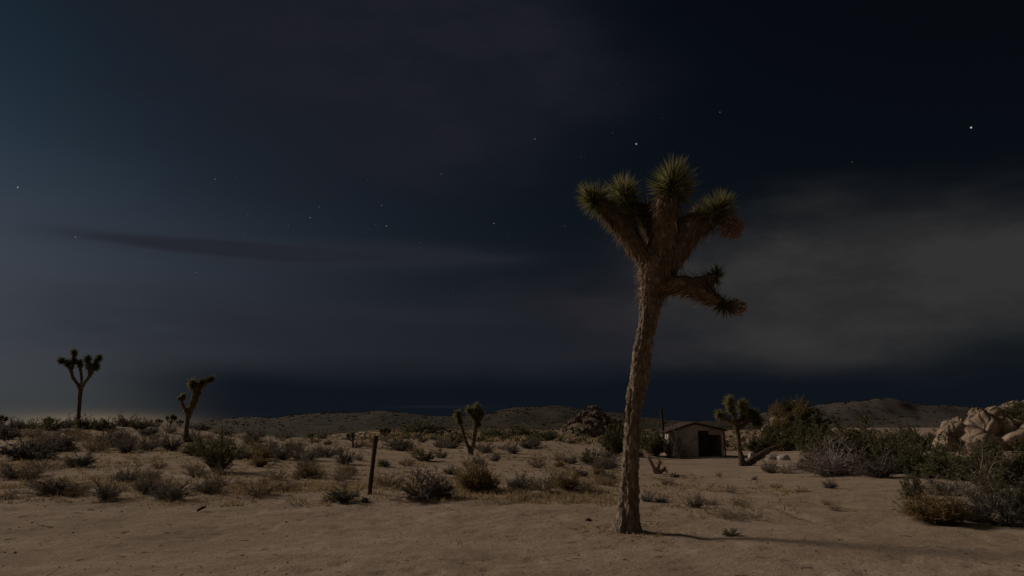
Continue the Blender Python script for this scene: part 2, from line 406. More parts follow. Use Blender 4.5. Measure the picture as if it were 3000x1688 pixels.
def ground_material():
    m = bpy.data.materials.new('desert_sand'); m.use_nodes = True
    t = m.node_tree; N = t.nodes; K = t.links
    b = N['Principled BSDF']; b.inputs['Roughness'].default_value = 1.0; b.inputs['Specular IOR Level'].default_value = 0.05
    tc = N.new('ShaderNodeTexCoord')
    def nz(scale, detail=6, rough=0.6):
        n = N.new('ShaderNodeTexNoise'); K.new(tc.outputs['Object'], n.inputs['Vector'])
        n.inputs['Scale'].default_value = scale; n.inputs['Detail'].default_value = detail; n.inputs['Roughness'].default_value = rough
        return n.outputs['Fac']
    def ramp(f, stops):
        cr = N.new('ShaderNodeValToRGB'); K.new(f, cr.inputs[0]); e = cr.color_ramp.elements
        while len(e) < len(stops): e.new(0.5)
        for el, (p, c) in zip(e, stops): el.position = p; el.color = (*c, 1)
        return cr.outputs[0]
    def mix(f, a, c, mode='MIX'):
        n = N.new('ShaderNodeMix'); n.data_type = 'RGBA'; n.blend_type = mode
        if isinstance(f, float): n.inputs[0].default_value = f
        else: K.new(f, n.inputs[0])
        for i, x in ((6, a), (7, c)):
            if isinstance(x, tuple): n.inputs[i].default_value = (*x, 1)
            else: K.new(x, n.inputs[i])
        return n.outputs[2]
    def mapr(f, a, b_, c=0.0, d=1.0):
        n = N.new('ShaderNodeMapRange'); K.new(f, n.inputs['Value'])
        n.inputs['From Min'].default_value = a; n.inputs['From Max'].default_value = b_
        n.inputs['To Min'].default_value = c; n.inputs['To Max'].default_value = d
        return n.outputs[0]
    sand = ramp(nz(0.9, 8), [(0.28, (0.30, 0.228, 0.172)), (0.5, (0.405, 0.313, 0.240)), (0.74, (0.50, 0.392, 0.305))])
    grit = ramp(nz(38, 4, 0.7), [(0.32, (0.62, 0.58, 0.54)), (0.5, (1, 1, 1)), (0.70, (1.22, 1.2, 1.16))])
    c = mix(1.0, sand, grit, 'MULTIPLY')
    patch = mapr(nz(0.22, 5), 0.45, 0.72, 0.0, 0.7)
    c = mix(patch, c, (0.27, 0.205, 0.13))                       # straw-coloured litter patches
    spots = mapr(nz(3.2, 3), 0.60, 0.72, 0.0, 0.4)
    c = mix(spots, c, (0.17, 0.125, 0.085))
    K.new(c, b.inputs['Base Color'])
    n1, n2 = nz(5, 6), nz(28, 5, 0.7)
    ad = N.new('ShaderNodeMath'); ad.operation = 'MULTIPLY_ADD'; K.new(n1, ad.inputs[0]); ad.inputs[1].default_value = 2.5; K.new(n2, ad.inputs[2])
    bu = N.new('ShaderNodeBump'); bu.inputs['Strength'].default_value = 0.7; bu.inputs['Distance'].default_value = 0.022
    K.new(ad.outputs[0], bu.inputs['Height']); K.new(bu.outputs[0], b.inputs['Normal'])
    return m
M['sand'] = ground_material()

# ------------------------------------------------------------------ ground, hills
def build_ground():
    rs = [0.4]
    while rs[-1] < 9000:
        r = rs[-1]
        rs.append(r * (1.05 if r < 5 else 1.0095 if r < 24 else 1.016 if r < 90 else 1.05))
    rs = np.array(rs)
    an = np.concatenate([np.arange(-44, 44, 0.3), np.arange(44, 316, 3.0)])
    A, Rr = np.meshgrid(np.radians(an), rs)
    X, Y = np.sin(A) * Rr, np.cos(A) * Rr
    Z = zground(X, Y)
    nr, na = len(rs), len(an)
    V = np.stack([X.ravel(), Y.ravel(), Z.ravel()], 1)
    V = np.vstack([V, [[0, 0, float(zground(0, 0))]]])
    i, j = np.meshgrid(np.arange(nr - 1), np.arange(na), indexing='ij')
    j2 = (j + 1) % na
    Q = np.stack([i * na + j, (i + 1) * na + j, (i + 1) * na + j2, i * na + j2], -1).reshape(-1, 4)
    m = bpy.data.meshes.new('ground')
    m.vertices.add(len(V)); m.vertices.foreach_set('co', V.ravel())
    nq = len(Q); tri = np.array([[nr * na, k, (k + 1) % na] for k in range(na)])
    loops = np.concatenate([Q.ravel(), tri.ravel()])
    m.loops.add(len(loops)); m.loops.foreach_set('vertex_index', loops)
    m.polygons.add(nq + na)
    m.polygons.foreach_set('loop_start', np.concatenate([np.arange(nq) * 4, nq * 4 + np.arange(na) * 3]))
    m.polygons.foreach_set('use_smooth', np.ones(nq + na, bool))
    m.update(calc_edges=True); m.validate()
    return link('ground', m, M['sand'], kind='structure')
build_ground()

HILLV = []
def hill(name, sky, ridge, toe, mat, rough, seed):
    us = np.arange(sky[0][0], sky[-1][0] + 1, 5.0)
    vv = np.interp(us, [p[0] for p in sky], [p[1] for p in sky])
    ker = np.ones(7) / 7; vv = np.convolve(np.pad(vv, 3, mode='edge'), ker, 'valid')
    rows = np.concatenate([np.linspace(0, 1, 34), np.linspace(1.06, 2.0, 12)])
    V = []
    for s in rows:
        for u, v in zip(us, vv):
            p = at_y(u, v, ridge)
            y = toe + (ridge - toe) * s
            x = p.x * y / ridge
            f = sstep(0, 1, s) ** 0.85 if s <= 1 else 1 - sstep(1, 2, s)
            g = (vnoise(x / rough, y / rough, seed) - 0.5) + 0.5 * (vnoise(x / rough * 2.3, y / rough * 2.3, seed + 1) - 0.5) + 0.3 * (vnoise(x / rough * 6, y / rough * 6, seed + 2) - 0.5)
            z0 = -3.0
            env = min(s, 1.0) * (1 - min(s, 1.0)) * 4
            gl = float(g) * (p.z - z0) * (0.32 * env + 0.03)
            V.append((x, y, z0 + (p.z - z0) * float(f) + gl))
    n = len(us)
    Fc = [(i * n + j, i * n + j + 1, (i + 1) * n + j + 1, (i + 1) * n + j) for i in range(len(rows) - 1) for j in range(n - 1)]
    HILLV.extend(V[n * 3:n * 34])
    return link(name, new_mesh(name, V, Fc, True), mat, kind='structure')

hill('hill', [(455, 1268), (520, 1256), (580, 1243), (640, 1229), (720, 1222), (800, 1226), (860, 1216), (950, 1209), (1060, 1210), (1110, 1204), (1160, 1207), (1230, 1217), (1330, 1221),
              (1425, 1217), (1497, 1201), (1585, 1197), (1637, 1191), (1730, 1201), (1832, 1213), (1890, 1225), (1963, 1234), (2030, 1238), (2100, 1236), (2200, 1244), (2330, 1256), (2400, 1268)], 520, 300, M['hill'], 55, 21)
hill('mountain', [(2050, 1262), (2150, 1232), (2222, 1214), (2300, 1201), (2367, 1194), (2430, 1184), (2494, 1176), (2537, 1179), (2588, 1171), (2649, 1178), (2686, 1186), (2786, 1189), (2865, 1200), (2960, 1206), (3100, 1215), (3300, 1240), (3420, 1262)],
     1500, 900, M['mount'], 130, 31)

# ------------------------------------------------------------------ shrubs
def shrub_pair(kind, seed):
    """one plant, one unit high and about one unit across: (stems mesh, foliage mesh)"""
    rd = random.Random(seed)
    P = dict(dark=(44, 1.15, 10, 8, .044, .016), green=(44, 1.1, 10, 9, .046, .018), grey=(48, 1.2, 9, 8, .042, .013),
             dead=(64, 1.2, 14, 4, .055, .007), yellow=(120, 0.95, 6, 6, .085, .012), dry=(48, 1.15, 6, 4, .060, .010),
             creo=(30, 0.62, 12, 8, .040, .016), oak=(46, 1.05, 13, 14, .036, .018))[kind]
    nst, spread, ntw, nlf, ll, lw = P
    stem, leaf = MB(), MB()
    def rv(s=1.0): return Vector((rd.gauss(0, s), rd.gauss(0, s), rd.gauss(0, s)))
    lobes = [(rd.uniform(0, 6.28), rd.uniform(0.75, 1.1)) for _ in range(5)]
    for k in range(nst):
        a = rd.uniform(0, 2 * math.pi)
        lob = max(0.62, max(l[1] * math.cos((a - l[0]) / 2.0) ** 2 for l in lobes))
        tilt = spread * math.sqrt(rd.random())
        d = Vector((math.cos(a) * math.sin(tilt), math.sin(a) * math.sin(tilt), math.cos(tilt)))
        reach = 1.0 / math.sqrt((d.z / 1.0) ** 2 + ((1 - d.z * d.z) / 0.28))
        Ln = reach * rd.uniform(0.72, 1.05) * lob
        p = Vector((math.cos(a) * 0.05, math.sin(a) * 0.05, -0.02)); pts = [p.copy()]
        dd = d.copy() + Vector((0, 0, 0.25))
        for s in range(5):
            dd = (dd + rv(0.16) + (d - dd) * 0.4 - Vector((0, 0, 0.03 * s))).normalized()
            p = p + dd * (Ln / 5)
            if p.z < 0.02: p.z = 0.02 + 0.02 * rd.random()
            pts.append(p.copy())
        r0 = 0.014 if kind not in ('yellow', 'dry') else 0.006
        stem.tube(pts, [r0 * (1 - 0.16 * i) for i in range(6)], 3, False)
        for w in range(ntw):
            t = rd.uniform(0.25, 1.0) * 5; i = min(int(t), 4)
            q = pts[i].lerp(pts[i + 1], t - i)
            td = (dd * 0.6 + rv(0.62) + Vector((0, 0, 0.3))).normalized()
            tl = rd.uniform(0.09, 0.2)
            q1 = q + td * tl * 0.5 + rv(0.012); q2 = q1 + (td + rv(0.25)).normalized() * tl * 0.5
            if q2.z < 0.01: q2.z = 0.01
            stem.tube([q, q1, q2], [0.005, 0.0035, 0.0015], 3, False)
            for l in range(nlf):
                f = rd.random()
                b = q.lerp(q2, f) + rv(0.008)
                leaf.blade(b, td * (1.2 if kind in ('yellow', 'dry', 'dead') else 0.3) + rv(0.6), ll * rd.uniform(.6, 1.3), lw * rd.uniform(.7, 1.3))
    return stem, leaf

SHRUB = {}
def shrub_meshes(kind, var):
    key = (kind, var)
    if key not in SHRUB:
        st, lf = shrub_pair(kind, hash_int(kind, var))
        b0 = np.array(lf.V + st.V)
        zs, rr = np.percentile(b0[:, 2], 99.3), np.percentile(np.abs(b0[:, :2]), 98.5)
        for mb in (st, lf):
            mb.V = [(v[0] * 0.5 / rr, v[1] * 0.5 / rr, v[2] / zs) for v in mb.V]
        pale = kind in ('dead', 'grey', 'dry')
        sm, lm = st.mesh('stems_' + kind), lf.mesh('foliage_' + kind)
        sm.materials.append(M['twig_pale'] if pale else M['twig']); lm.materials.append(M[{'creo': 'green', 'oak': 'green'}.get(kind, kind)])
        both = MB(); both.add(st.V, st.F); n = len(st.F); both.add(lf.V, lf.F)
        bm = both.mesh('shrub_' + kind); bm.materials.append(sm.materials[0]); bm.materials.append(lm.materials[0])
        bm.polygons.foreach_set('material_index', [0] * n + [1] * (len(bm.polygons) - n)); bm.update()
        SHRUB[key] = (sm, lm, bm)
    return SHRUB[key]
def hash_int(k, v): return sum(ord(c) * (i + 3) for i, c in enumerate(k)) * 17 + v * 101

KINDCAT = dict(dark='shrub', green='shrub', grey='shrub', dead='dead bush', yellow='bush', dry='shrub', creo='bush', oak='shrub')
count = 0
def shrub(kind, u, v, w, h, label, group=None, pos=None, name=None, one=False):
    """place a shrub whose foot is at photo pixel (u, v) on the ground; w, h its size in photo pixels"""
    global count; count += 1
    p = pos if pos is not None else ground_at(u, v)
    k = px_m(p.y)
    sm, lm, bm = shrub_meshes(kind, count % 3)
    sc = (w * k * 1.05, w * k * random.uniform(.85, 1.1), h * k * 1.04)
    loc = (p.x, p.y + sc[1] * 0.25, float(zground(p.x, p.y + sc[1] * 0.25)) - 0.01) if pos is None else tuple(p)
    nm = name or dict(dark='desert_shrub', green='desert_shrub', grey='sage_shrub', dead='dead_bush', yellow='rabbitbrush', dry='dry_scrub', creo='creosote_bush', oak='leafy_shrub')[kind]
    if one or w < 45:
        t = link(nm, bm, loc=loc); t['label'], t['category'] = label, KINDCAT[kind]
        if group: t['group'] = group
    else:
        t = thing(nm, loc, label, KINDCAT[kind], group)
        link('stems', sm, parent=t); link('foliage', lm, parent=t)
    t.scale = sc; t.rotation_euler = (0, 0, random.uniform(0, 6.28))
    return t

NAMED = [
 # left slope
 ('dark', 60, 1348, 165, 66, 'big dark shrub mass cut by the left edge of the picture'),
 ('dark', 152, 1322, 85, 44, 'dark shrub touching the right side of the mass at the left edge'),
 ('grey', 25, 1402, 130, 42, 'low grey scrub below the big dark shrub at the left edge'),
 ('dark', 222, 1370, 78, 44, 'dark mound shrub on the slope below the tall forked joshua tree'),
 ('dry', 120, 1375, 110, 34, 'pale dry scrub between the left edge mass and a dark mound'),
 ('dark', 366, 1328, 60, 46, 'dark purple shrub midway between the two left joshua trees'),
 ('grey', 425, 1322, 80, 44, 'dusty scrub left of the leaning joshua tree trunk'),
 ('dark', 492, 1322, 62, 52, 'dark round shrub just left of the leaning joshua tree trunk'),
 ('creo', 626, 1386, 140, 116, 'tall fan shaped creosote bush with black base before the leaning joshua tree'),
 ('dry', 560, 1330, 60, 40, 'dry scrub at the foot of the leaning joshua tree'),
 ('dark', 145, 1452, 175, 46, 'long low dark scrub on bare sand at lower left'),
 ('dry', 205, 1455, 70, 34, 'small dry twigs at the right end of the low dark scrub'),
 ('grey', 412, 1447, 70, 52, 'rounded grey bush standing alone on the sand at left'),
 ('dry', 352, 1440, 52, 24, 'thin dry twigs beside the lone rounded grey bush'),
 ('dry', 745, 1458, 125, 66, 'wide dry brown grass clump on the left sand bank'),
 ('dry', 830, 1440, 90, 40, 'sparse dry brush right of the wide brown grass clump'),
 ('grey', 700, 1346, 75, 34, 'dusty scrub right behind the tall creosote bush'),
 ('grey', 822, 1347, 60, 46, 'grey shrub at the left end of the mid plain row'),
 ('grey', 888, 1350, 82, 36, 'wide dusty shrub second from the left in the mid plain row'),
 ('grey', 950, 1340, 70, 44, 'grey shrub in the middle of the mid plain row'),
 ('dark', 1006, 1362, 62, 50, 'dark shrub at the right end of the mid plain row near the post'),
 ('dry', 1050, 1350, 34, 26, 'small brown tuft between the mid plain row and the post'),
 ('dark', 1166, 1319, 86, 36, 'dark purple shrub behind and right of the post'),
 ('green', 1242, 1351, 68, 30, 'green low shrub on open sand right of the post'),
 ('green', 1124, 1368, 42, 22, 'small dark shrub touching the right side of the post'),
 ('green', 994, 1473, 94, 48, 'grey green bush on the sand bank left of the post foot'),
 ('dark', 1240, 1466, 152, 80, 'large blue grey bush on the sand bank right of the post'),
 ('grey', 1300, 1462, 60, 52, 'pale grey bush leaning on the right side of the large blue grey bush'),
 ('green', 1320, 1391, 56, 26, 'dark low shrub on sand above the large blue grey bush'),
 ('yellow', 1392, 1444, 112, 92, 'olive yellow rabbitbrush on the sand bank in the middle'),
 ('green', 1432, 1440, 60, 48, 'dark green shrub growing against the olive yellow rabbitbrush'),
 ('dark', 1524, 1436, 80, 48, 'dark purple bush right of the olive yellow rabbitbrush'),
 ('dry', 1590, 1438, 80, 44, 'dry brown grass clump right of the dark purple bush'),
 ('yellow', 1660, 1434, 78, 46, 'straw coloured bush left of the big joshua tree trunk'),
 ('dry', 1715, 1434, 80, 36, 'low straw grass touching the lower left of the big trunk'),
 ('dark', 1450, 1352, 28, 26, 'small dark shrub right of the twin stemmed joshua tree'),
 ('grey', 1500, 1330, 40, 34, 'grey tuft beyond the small dark shrub in the middle'),
 ('dark', 1555, 1316, 74, 32, 'dark purple shrub before the rocky peak foot'),
 ('dry', 1575, 1372, 60, 40, 'dry scrub in the middle distance below the rocky peak'),
 ('dry', 1635, 1352, 34, 30, 'small brown scrub below the rocky peak'),
 ('grey', 1672, 1360, 44, 36, 'grey scrub right of the small brown scrub below the rocky peak'),
 ('green', 1730, 1362, 54, 44, 'green scrub on the plain left of the big trunk'),
 ('grey', 1775, 1376, 92, 42, 'grey green sage bush touching the left of the big trunk'),
 ('dark', 1706, 1398, 40, 26, 'dark small tuft above the straw coloured bush'),
 ('oak', 1806, 1334, 76, 84, 'tall dark green shrub behind the left side of the big trunk'),
 ('oak', 1922, 1338, 104, 88, 'tall dark green shrub between the big trunk and the cabin'),
 ('dark', 1974, 1342, 66, 84, 'dark brown shrub against the left wall of the cabin'),
 ('dark', 1996, 1345, 44, 50, 'small dark shrub before the cabin wall left of the doorway'),
 ('grey', 1870, 1338, 50, 30, 'low grey scrub at the foot of the tall shrub right of the trunk'),
 # right of the trunk
 ('green', 1976, 1400, 34, 15, 'small green plant on sand right of the forked dead stump'),
 ('dark', 2040, 1489, 50, 40, 'round dark tuft alone on open sand right of the big trunk'),
 ('dry', 2085, 1480, 66, 22, 'thin dry grass beside the round dark tuft'),
 ('dry', 2150, 1522, 120, 36, 'sparse dry twigs on sand below the round dark tuft'),
 ('green', 2144, 1572, 44, 22, 'small dark green plant in the shadow of the big trunk'),
 ('dry', 1960, 1420, 50, 20, 'dry brown tuft behind the big trunk on open sand'),
 ('grey', 2262, 1386, 60, 44, 'grey scrub right of the crooked joshua tree base'),
 ('dry', 2308, 1388, 50, 36, 'dry scrub below the pale rocks by the right thicket'),
 ('oak', 2230, 1330, 80, 60, 'dark green shrub behind the leaning limb of the crooked joshua tree'),
 ('oak', 2300, 1322, 95, 80, 'green shrub at the foot of the rounded outcrop'),
 ('yellow', 2300, 1316, 70, 42, 'yellowish bush lit at the foot of the rounded outcrop'),
 ('oak', 2380, 1320, 95, 96, 'olive shrub climbing the right side of the rounded outcrop'),
 ('dead', 2462, 1396, 205, 106, 'big purple grey dead bush at the left front of the right thicket'),
 ('dark', 2400, 1384, 90, 74, 'brown shrub behind the left side of the purple grey bush'),
 ('oak', 2520, 1366, 170, 132, 'dark green thicket shrub rising behind the purple grey bush'),
 ('oak', 2640, 1388, 165, 128, 'dark green thicket shrub right of the purple grey bush'),
 ('dark', 2590, 1400, 110, 70, 'dark shrub low between purple grey bush and the thicket'),
 ('oak', 2440, 1350, 130, 96, 'dark green shrub between the rounded outcrop and the purple grey bush'),
 ('oak', 2735, 1402, 130, 112, 'dark green thicket shrub left of the pale sand gap'),
 ('green', 2684, 1464, 58, 72, 'upright green bush standing apart before the right thicket'),
 ('oak', 2830, 1408, 175, 92, 'tall green shrub below the boulders at right'),
 ('creo', 2915, 1430, 150, 116, 'open twiggy shrub with pale branches near the right edge'),
 ('oak', 2990, 1424, 150, 118, 'tall shrub cut by the right edge beneath the boulders'),
 ('grey', 2790, 1452, 130, 54, 'silvery shrub on the pale sand behind the orange brown bush'),
 ('yellow', 2770, 1540, 175, 84, 'rounded orange brown bush at lower right'),
 ('grey', 2872, 1530, 130, 100, 'low grey bush touching the right side of the orange brown bush'),
 ('grey', 2950, 1542, 158, 142, 'big dusty grey green bush at lower right, right of the orange brown bush'),
 ('grey', 3010, 1500, 130, 110, 'grey bush cut by the right edge'),
 ('green', 2985, 1528, 150, 128, 'full grey green bush at the near right edge behind the dusty bush'),
 # distance
 ('oak', 1242, 1276, 118, 38, 'wide dark green shrub group left of the twin stemmed joshua tree'),
 ('oak', 1440, 1288, 80, 34, 'dark green brush right behind the twin stemmed joshua tree'),
 ('oak', 1520, 1290, 90, 36, 'dark green brush at the hill foot left of the rocky peak'),
 ('oak', 1600, 1292, 80, 32, 'dark brush at the hill foot touching the rocky peak'),
 ('grey', 825, 1285, 58, 22, 'dusty scrub at the hill foot above the mid plain row'),
 ('grey', 940, 1286, 40, 26, 'small dusty scrub at the hill foot left of the post'),
]

# ------------------------------------------------------------------ joshua trees
def remeshed(mb, voxel, name):
    me = mb.mesh(name + '_raw')
    o = bpy.data.objects.new('tmp', me); COL.objects.link(o)
    md = o.modifiers.new('r', 'REMESH'); md.mode = 'VOXEL'; md.voxel_size = voxel
    sm = o.modifiers.new('s', 'SMOOTH'); sm.factor = 0.5; sm.iterations = 4
    dg = bpy.context.evaluated_depsgraph_get(); dg.update()
    out = bpy.data.meshes.new_from_object(o.evaluated_get(dg))
    bpy.data.objects.remove(o, do_unlink=True)
    out.name = name
    return out

def curve_pts(ctrl, n):
    """Catmull-Rom through (Vector, radius) control points"""
    C = [ctrl[0]] + ctrl + [ctrl[-1]]; P, Q = [], []
    for i in range(1, len(C) - 2):
        for k in range(n):
            t = k / n
            f = lambda a, b, c, d: 0.5 * ((2 * b) + (c - a) * t + (2 * a - 5 * b + 4 * c - d) * t * t + (3 * b - a - 3 * c + d) * t ** 3)
            P.append(f(C[i - 1][0], C[i][0], C[i + 1][0], C[i + 2][0])); Q.append(max(1e-3, f(C[i - 1][1], C[i][1], C[i + 1][1], C[i + 2][1])))
    P.append(ctrl[-1][0]); Q.append(ctrl[-1][1])
    return P, Q

def rosette(mb, c, ax, rad, n, width, core=0.3, lo=-0.75):
    """stiff leaves radiating round an axis from a short stem"""
    ax = ax.normalized()
    a = ax.cross(Vector((0.2, 0.5, 0.9))).normalized(); b = ax.cross(a)
    for k in range(n):
        z = random.uniform(lo, 1.0) if random.random() < 0.75 else random.uniform(-0.2, 1.0)
        t = random.uniform(0, 2 * math.pi)
        s = math.sqrt(max(0, 1 - z * z))
        d = ax * z + (a * math.cos(t) + b * math.sin(t)) * s
        d = (d + Vector((random.gauss(0, .07), random.gauss(0, .07), random.gauss(0, .07)))).normalized()
        base = c + ax * (rad * core * (z - 0.2)) + d * (rad * 0.08)
        L = rad * (0.98 if z > -0.1 else 0.85) * random.uniform(0.55, 1.16)
        mb.blade(base, d, L, width * random.uniform(.8, 1.2), bend=random.uniform(-0.06, 0.12))

def skirt(mb, pts, rads, n, length, width, i0, i1, flare=0.0):
    """dead leaves folded back along a limb"""
    for k in range(n):
        t = random.uniform(i0, i1) * (len(pts) - 1); i = min(int(t), len(pts) - 2); f = t - i
        p = pts[i].lerp(pts[i + 1], f); r = rads[i] * (1 - f) + rads[i + 1] * f
        d = (pts[i + 1] - pts[i]).normalized()
        a = d.cross(Vector((0.3, 0.6, 0.7))).normalized(); b = d.cross(a)
        th = random.uniform(0, 2 * math.pi); o = a * math.cos(th) + b * math.sin(th)
        ld_ = (-d * (random.uniform(0.75, 1.2) - flare * random.uniform(.4, 1.4)) + o * (random.uniform(0.25, 1.05) + flare * .5) + Vector((0, 0, -0.35 * (1 - flare)))).normalized()
        side = ld_.cross(o).normalized()
        mb.blade(p + o * r * 0.88, ld_, length * random.uniform(.6, 1.25), width * random.uniform(.7, 1.3), side=side, bend=random.uniform(-.1, .1))

def dried_flower(mb, c, ax, rad, n):
    ax = ax.normalized()
    mb.tube([c - ax * rad * 0.8, c, c + ax * rad * 0.8], [0.02, 0.014, 0.006], 5)
    for k in range(n):
        o = Vector((random.gauss(0, 1), random.gauss(0, 1), random.gauss(0, 1))).normalized()
        s = random.random() ** 0.45
        p = c + o * rad * 0.75 * s
        d = (o + ax * 0.5 + Vector((random.gauss(0, .4), random.gauss(0, .4), random.gauss(0, .4)))).normalized()
        l = random.uniform(0.03, 0.065)
        mb.tube([p, p + d * l * 0.5, p + d * l], [0.005, 0.013, 0.002], 4)

def joshua(label, base, limbs, heads, voxel, leaf_n, leaf_w, detail=False, group=None, flowers=(), thatch_n=0, thatch_len=0.2, dark=()):
    """limbs: lists of (u, v, width px, depth offset m); heads: (u, v, axis px dir, radius px, depth offset)"""
    y0 = base.y
    k = px_m(y0)
    def P(u, v, dy): return at_y(u, v, y0 + dy) - base
    t = thing('joshua_tree', base, label, 'tree', group)
    mb = MB(); paths = []
    for L in limbs:
        pts, rads = curve_pts([(P(u, v, dy), w * k * 0.5) for (u, v, w, dy) in L], 7)
        paths.append((pts, rads)); mb.tube(pts, rads, 14 if detail else 8, True)
    me = remeshed(mb, voxel, 'trunk')
    n = len(me.vertices); co = np.empty(n * 3); me.vertices.foreach_get('co', co); co = co.reshape(-1, 3)
    no = np.empty(n * 3); me.vertices.foreach_get('normal', no); no = no.reshape(-1, 3)
    amp = 0.040 if detail else 0.03
    th = np.arctan2(no[:, 1], no[:, 0])
    f = (vnoise(th * 3.2 + co[:, 2] * 1.2, co[:, 2] * 2.2, 61) - 0.5) + 0.7 * (vnoise(th * 7 + co[:, 0] * 6, co[:, 2] * 7.5, 62) - 0.5)
    if detail: f = f + 0.7 * (vnoise(th * 5.5, co[:, 2] * 16, 63) - 0.5) + 0.4 * (vnoise(th * 12, co[:, 2] * 34, 64) - 0.5)
    co = co + no * (f * amp)[:, None]
    me.vertices.foreach_set('co', co.ravel())
    me.polygons.foreach_set('use_smooth', [True] * len(me.polygons)); me.update(); me.materials.clear()
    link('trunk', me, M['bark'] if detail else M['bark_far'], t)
    if thatch_n:
        tm = MB()
        for i, (pts, rads) in enumerate(paths):
            i0 = 0.0 if i else 0.86
            ln = sum((pts[j + 1] - pts[j]).length for j in range(len(pts) - 1)) * (1 - i0)
            skirt(tm, pts, rads, int(thatch_n * ln), thatch_len, leaf_w * 1.2, i0, 1.0)
        link('dead_leaf_skirt', tm.mesh('dead_leaf_skirt'), M['thatch'], t, kind='stuff')
    if detail:
        for nm, mt, n_, a_, fl in (('dying_leaves', 'leaf_dark', 240, .68, .95), ('drooping_leaves', 'thatch', 170, .5, .5)):
            dm = MB()
            for i, (pts, rads) in enumerate(paths[1:]):
                ln = sum((pts[j + 1] - pts[j]).length for j in range(len(pts) - 1)) * (1 - a_)
                skirt(dm, pts, rads, int(n_ * ln * (.35 if i > 4 else 1) / .6), .27, .016, a_, 1.0, fl)
            link(nm, dm.mesh(nm), M[mt], t, kind='stuff')
    for i, (u, v, (ax, ay, az), rp_, dy) in enumerate(heads):
        hm = MB(); c = P(u, v, dy)
        rosette(hm, c, Vector((ax, ay, az)), rp_ * k, leaf_n if not isinstance(leaf_n, (list, tuple)) else leaf_n[i], leaf_w)
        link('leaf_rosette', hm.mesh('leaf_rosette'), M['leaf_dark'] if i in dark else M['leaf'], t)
    for (u, v, (ax, ay, az), rp_, dy, nn) in flowers:
        fm = MB(); dried_flower(fm, P(u, v, dy), Vector((ax, ay, az)), rp_ * k, nn)
        link('dried_flower_cluster', fm.mesh('dried_flower_cluster'), M['flower'], t)
    return t

b = ground_at(1840, 1556)
joshua('tallest joshua tree with thick leaning brown trunk and spiky green crowns in the foreground', b,
  [  # limbs
   [(1836, 1584, 132, 0), (1837, 1560, 92, 0), (1839, 1535, 72, 0), (1841, 1500, 59, 0), (1843, 1459, 54, 0), (1847, 1400, 47, 0), (1850, 1332, 45, 0), (1854, 1256, 44, 0), (1856, 1205, 39, 0), (1862, 1164, 47, 0),
    (1873, 1103, 53, 0), (1880, 1042, 53, 0), (1891, 980, 52, 0), (1902, 922, 58, 0), (1910, 860, 72, 0), (1918, 805, 98, 0), (1926, 765, 112, 0)],
   [(1922, 800, 70, 0), (1893, 755, 50, -.05), (1862, 716, 42, -.1), (1836, 680, 36, -.14), (1808, 645, 32, -.18), (1778, 615, 28, -.2), (1752, 592, 30, -.22)],
   [(1862, 718, 38, -.05), (1850, 684, 40, .08), (1842, 645, 36, .22), (1834, 604, 32, .32), (1830, 572, 26, .36)],
   [(1926, 765, 44, .1), (1916, 706, 36, .28), (1904, 660, 30, .36), (1894, 628, 24, .4)],
   [(1926, 785, 98, 0), (1942, 720, 86, -.06), (1946, 660, 72, -.12), (1950, 612, 62, -.16), (1962, 560, 44, -.18), (1968, 535, 30, -.18)],
   [(1940, 780, 92, 0), (1980, 718, 94, .08), (2018, 672, 84, .1), (2056, 645, 66, .08), (2092, 628, 44, .05)],
   [(1915, 848, 62, 0), (1950, 836, 58, -.02), (1990, 832, 48, -.06), (2030, 838, 48, -.1), (2062, 828, 38, -.1), (2090, 812, 24, -.1)],
   [(2010, 835, 44, -.06), (2050, 848, 46, -.12), (2080, 866, 38, -.16), (2108, 886, 26, -.18)]],
  [(1744, 588, (-.75, -.35, .62), 56, -.22), (1826, 574, (-.15, .3, 1), 66, .36), (1893, 628, (-.25, .3, .9), 52, .4), (1969, 550, (.12, -.45, .9), 78, -.18),
   (2096, 622, (.7, -.2, .7), 66, .05), (2094, 808, (.5, -.1, .85), 34, -.1), (2122, 896, (.75, -.3, -.3), 40, -.18),
   (1812, 668, (-.8, -.2, .2), 34, -.1), (2040, 650, (.2, .2, .9), 40, .2), (1788, 612, (-.4, .2, .8), 50, .1)],
  0.021, [560, 560, 420, 1100, 620, 170, 260, 150, 300, 320], 0.0165, True,
  flowers=[(2138, 662, (1, -.2, -.2), 50, 0.0, 460), (2163, 903, (1, -.2, -.1), 28, -.2, 120)], thatch_n=640, thatch_len=0.22, dark=(2, 5, 6, 9))

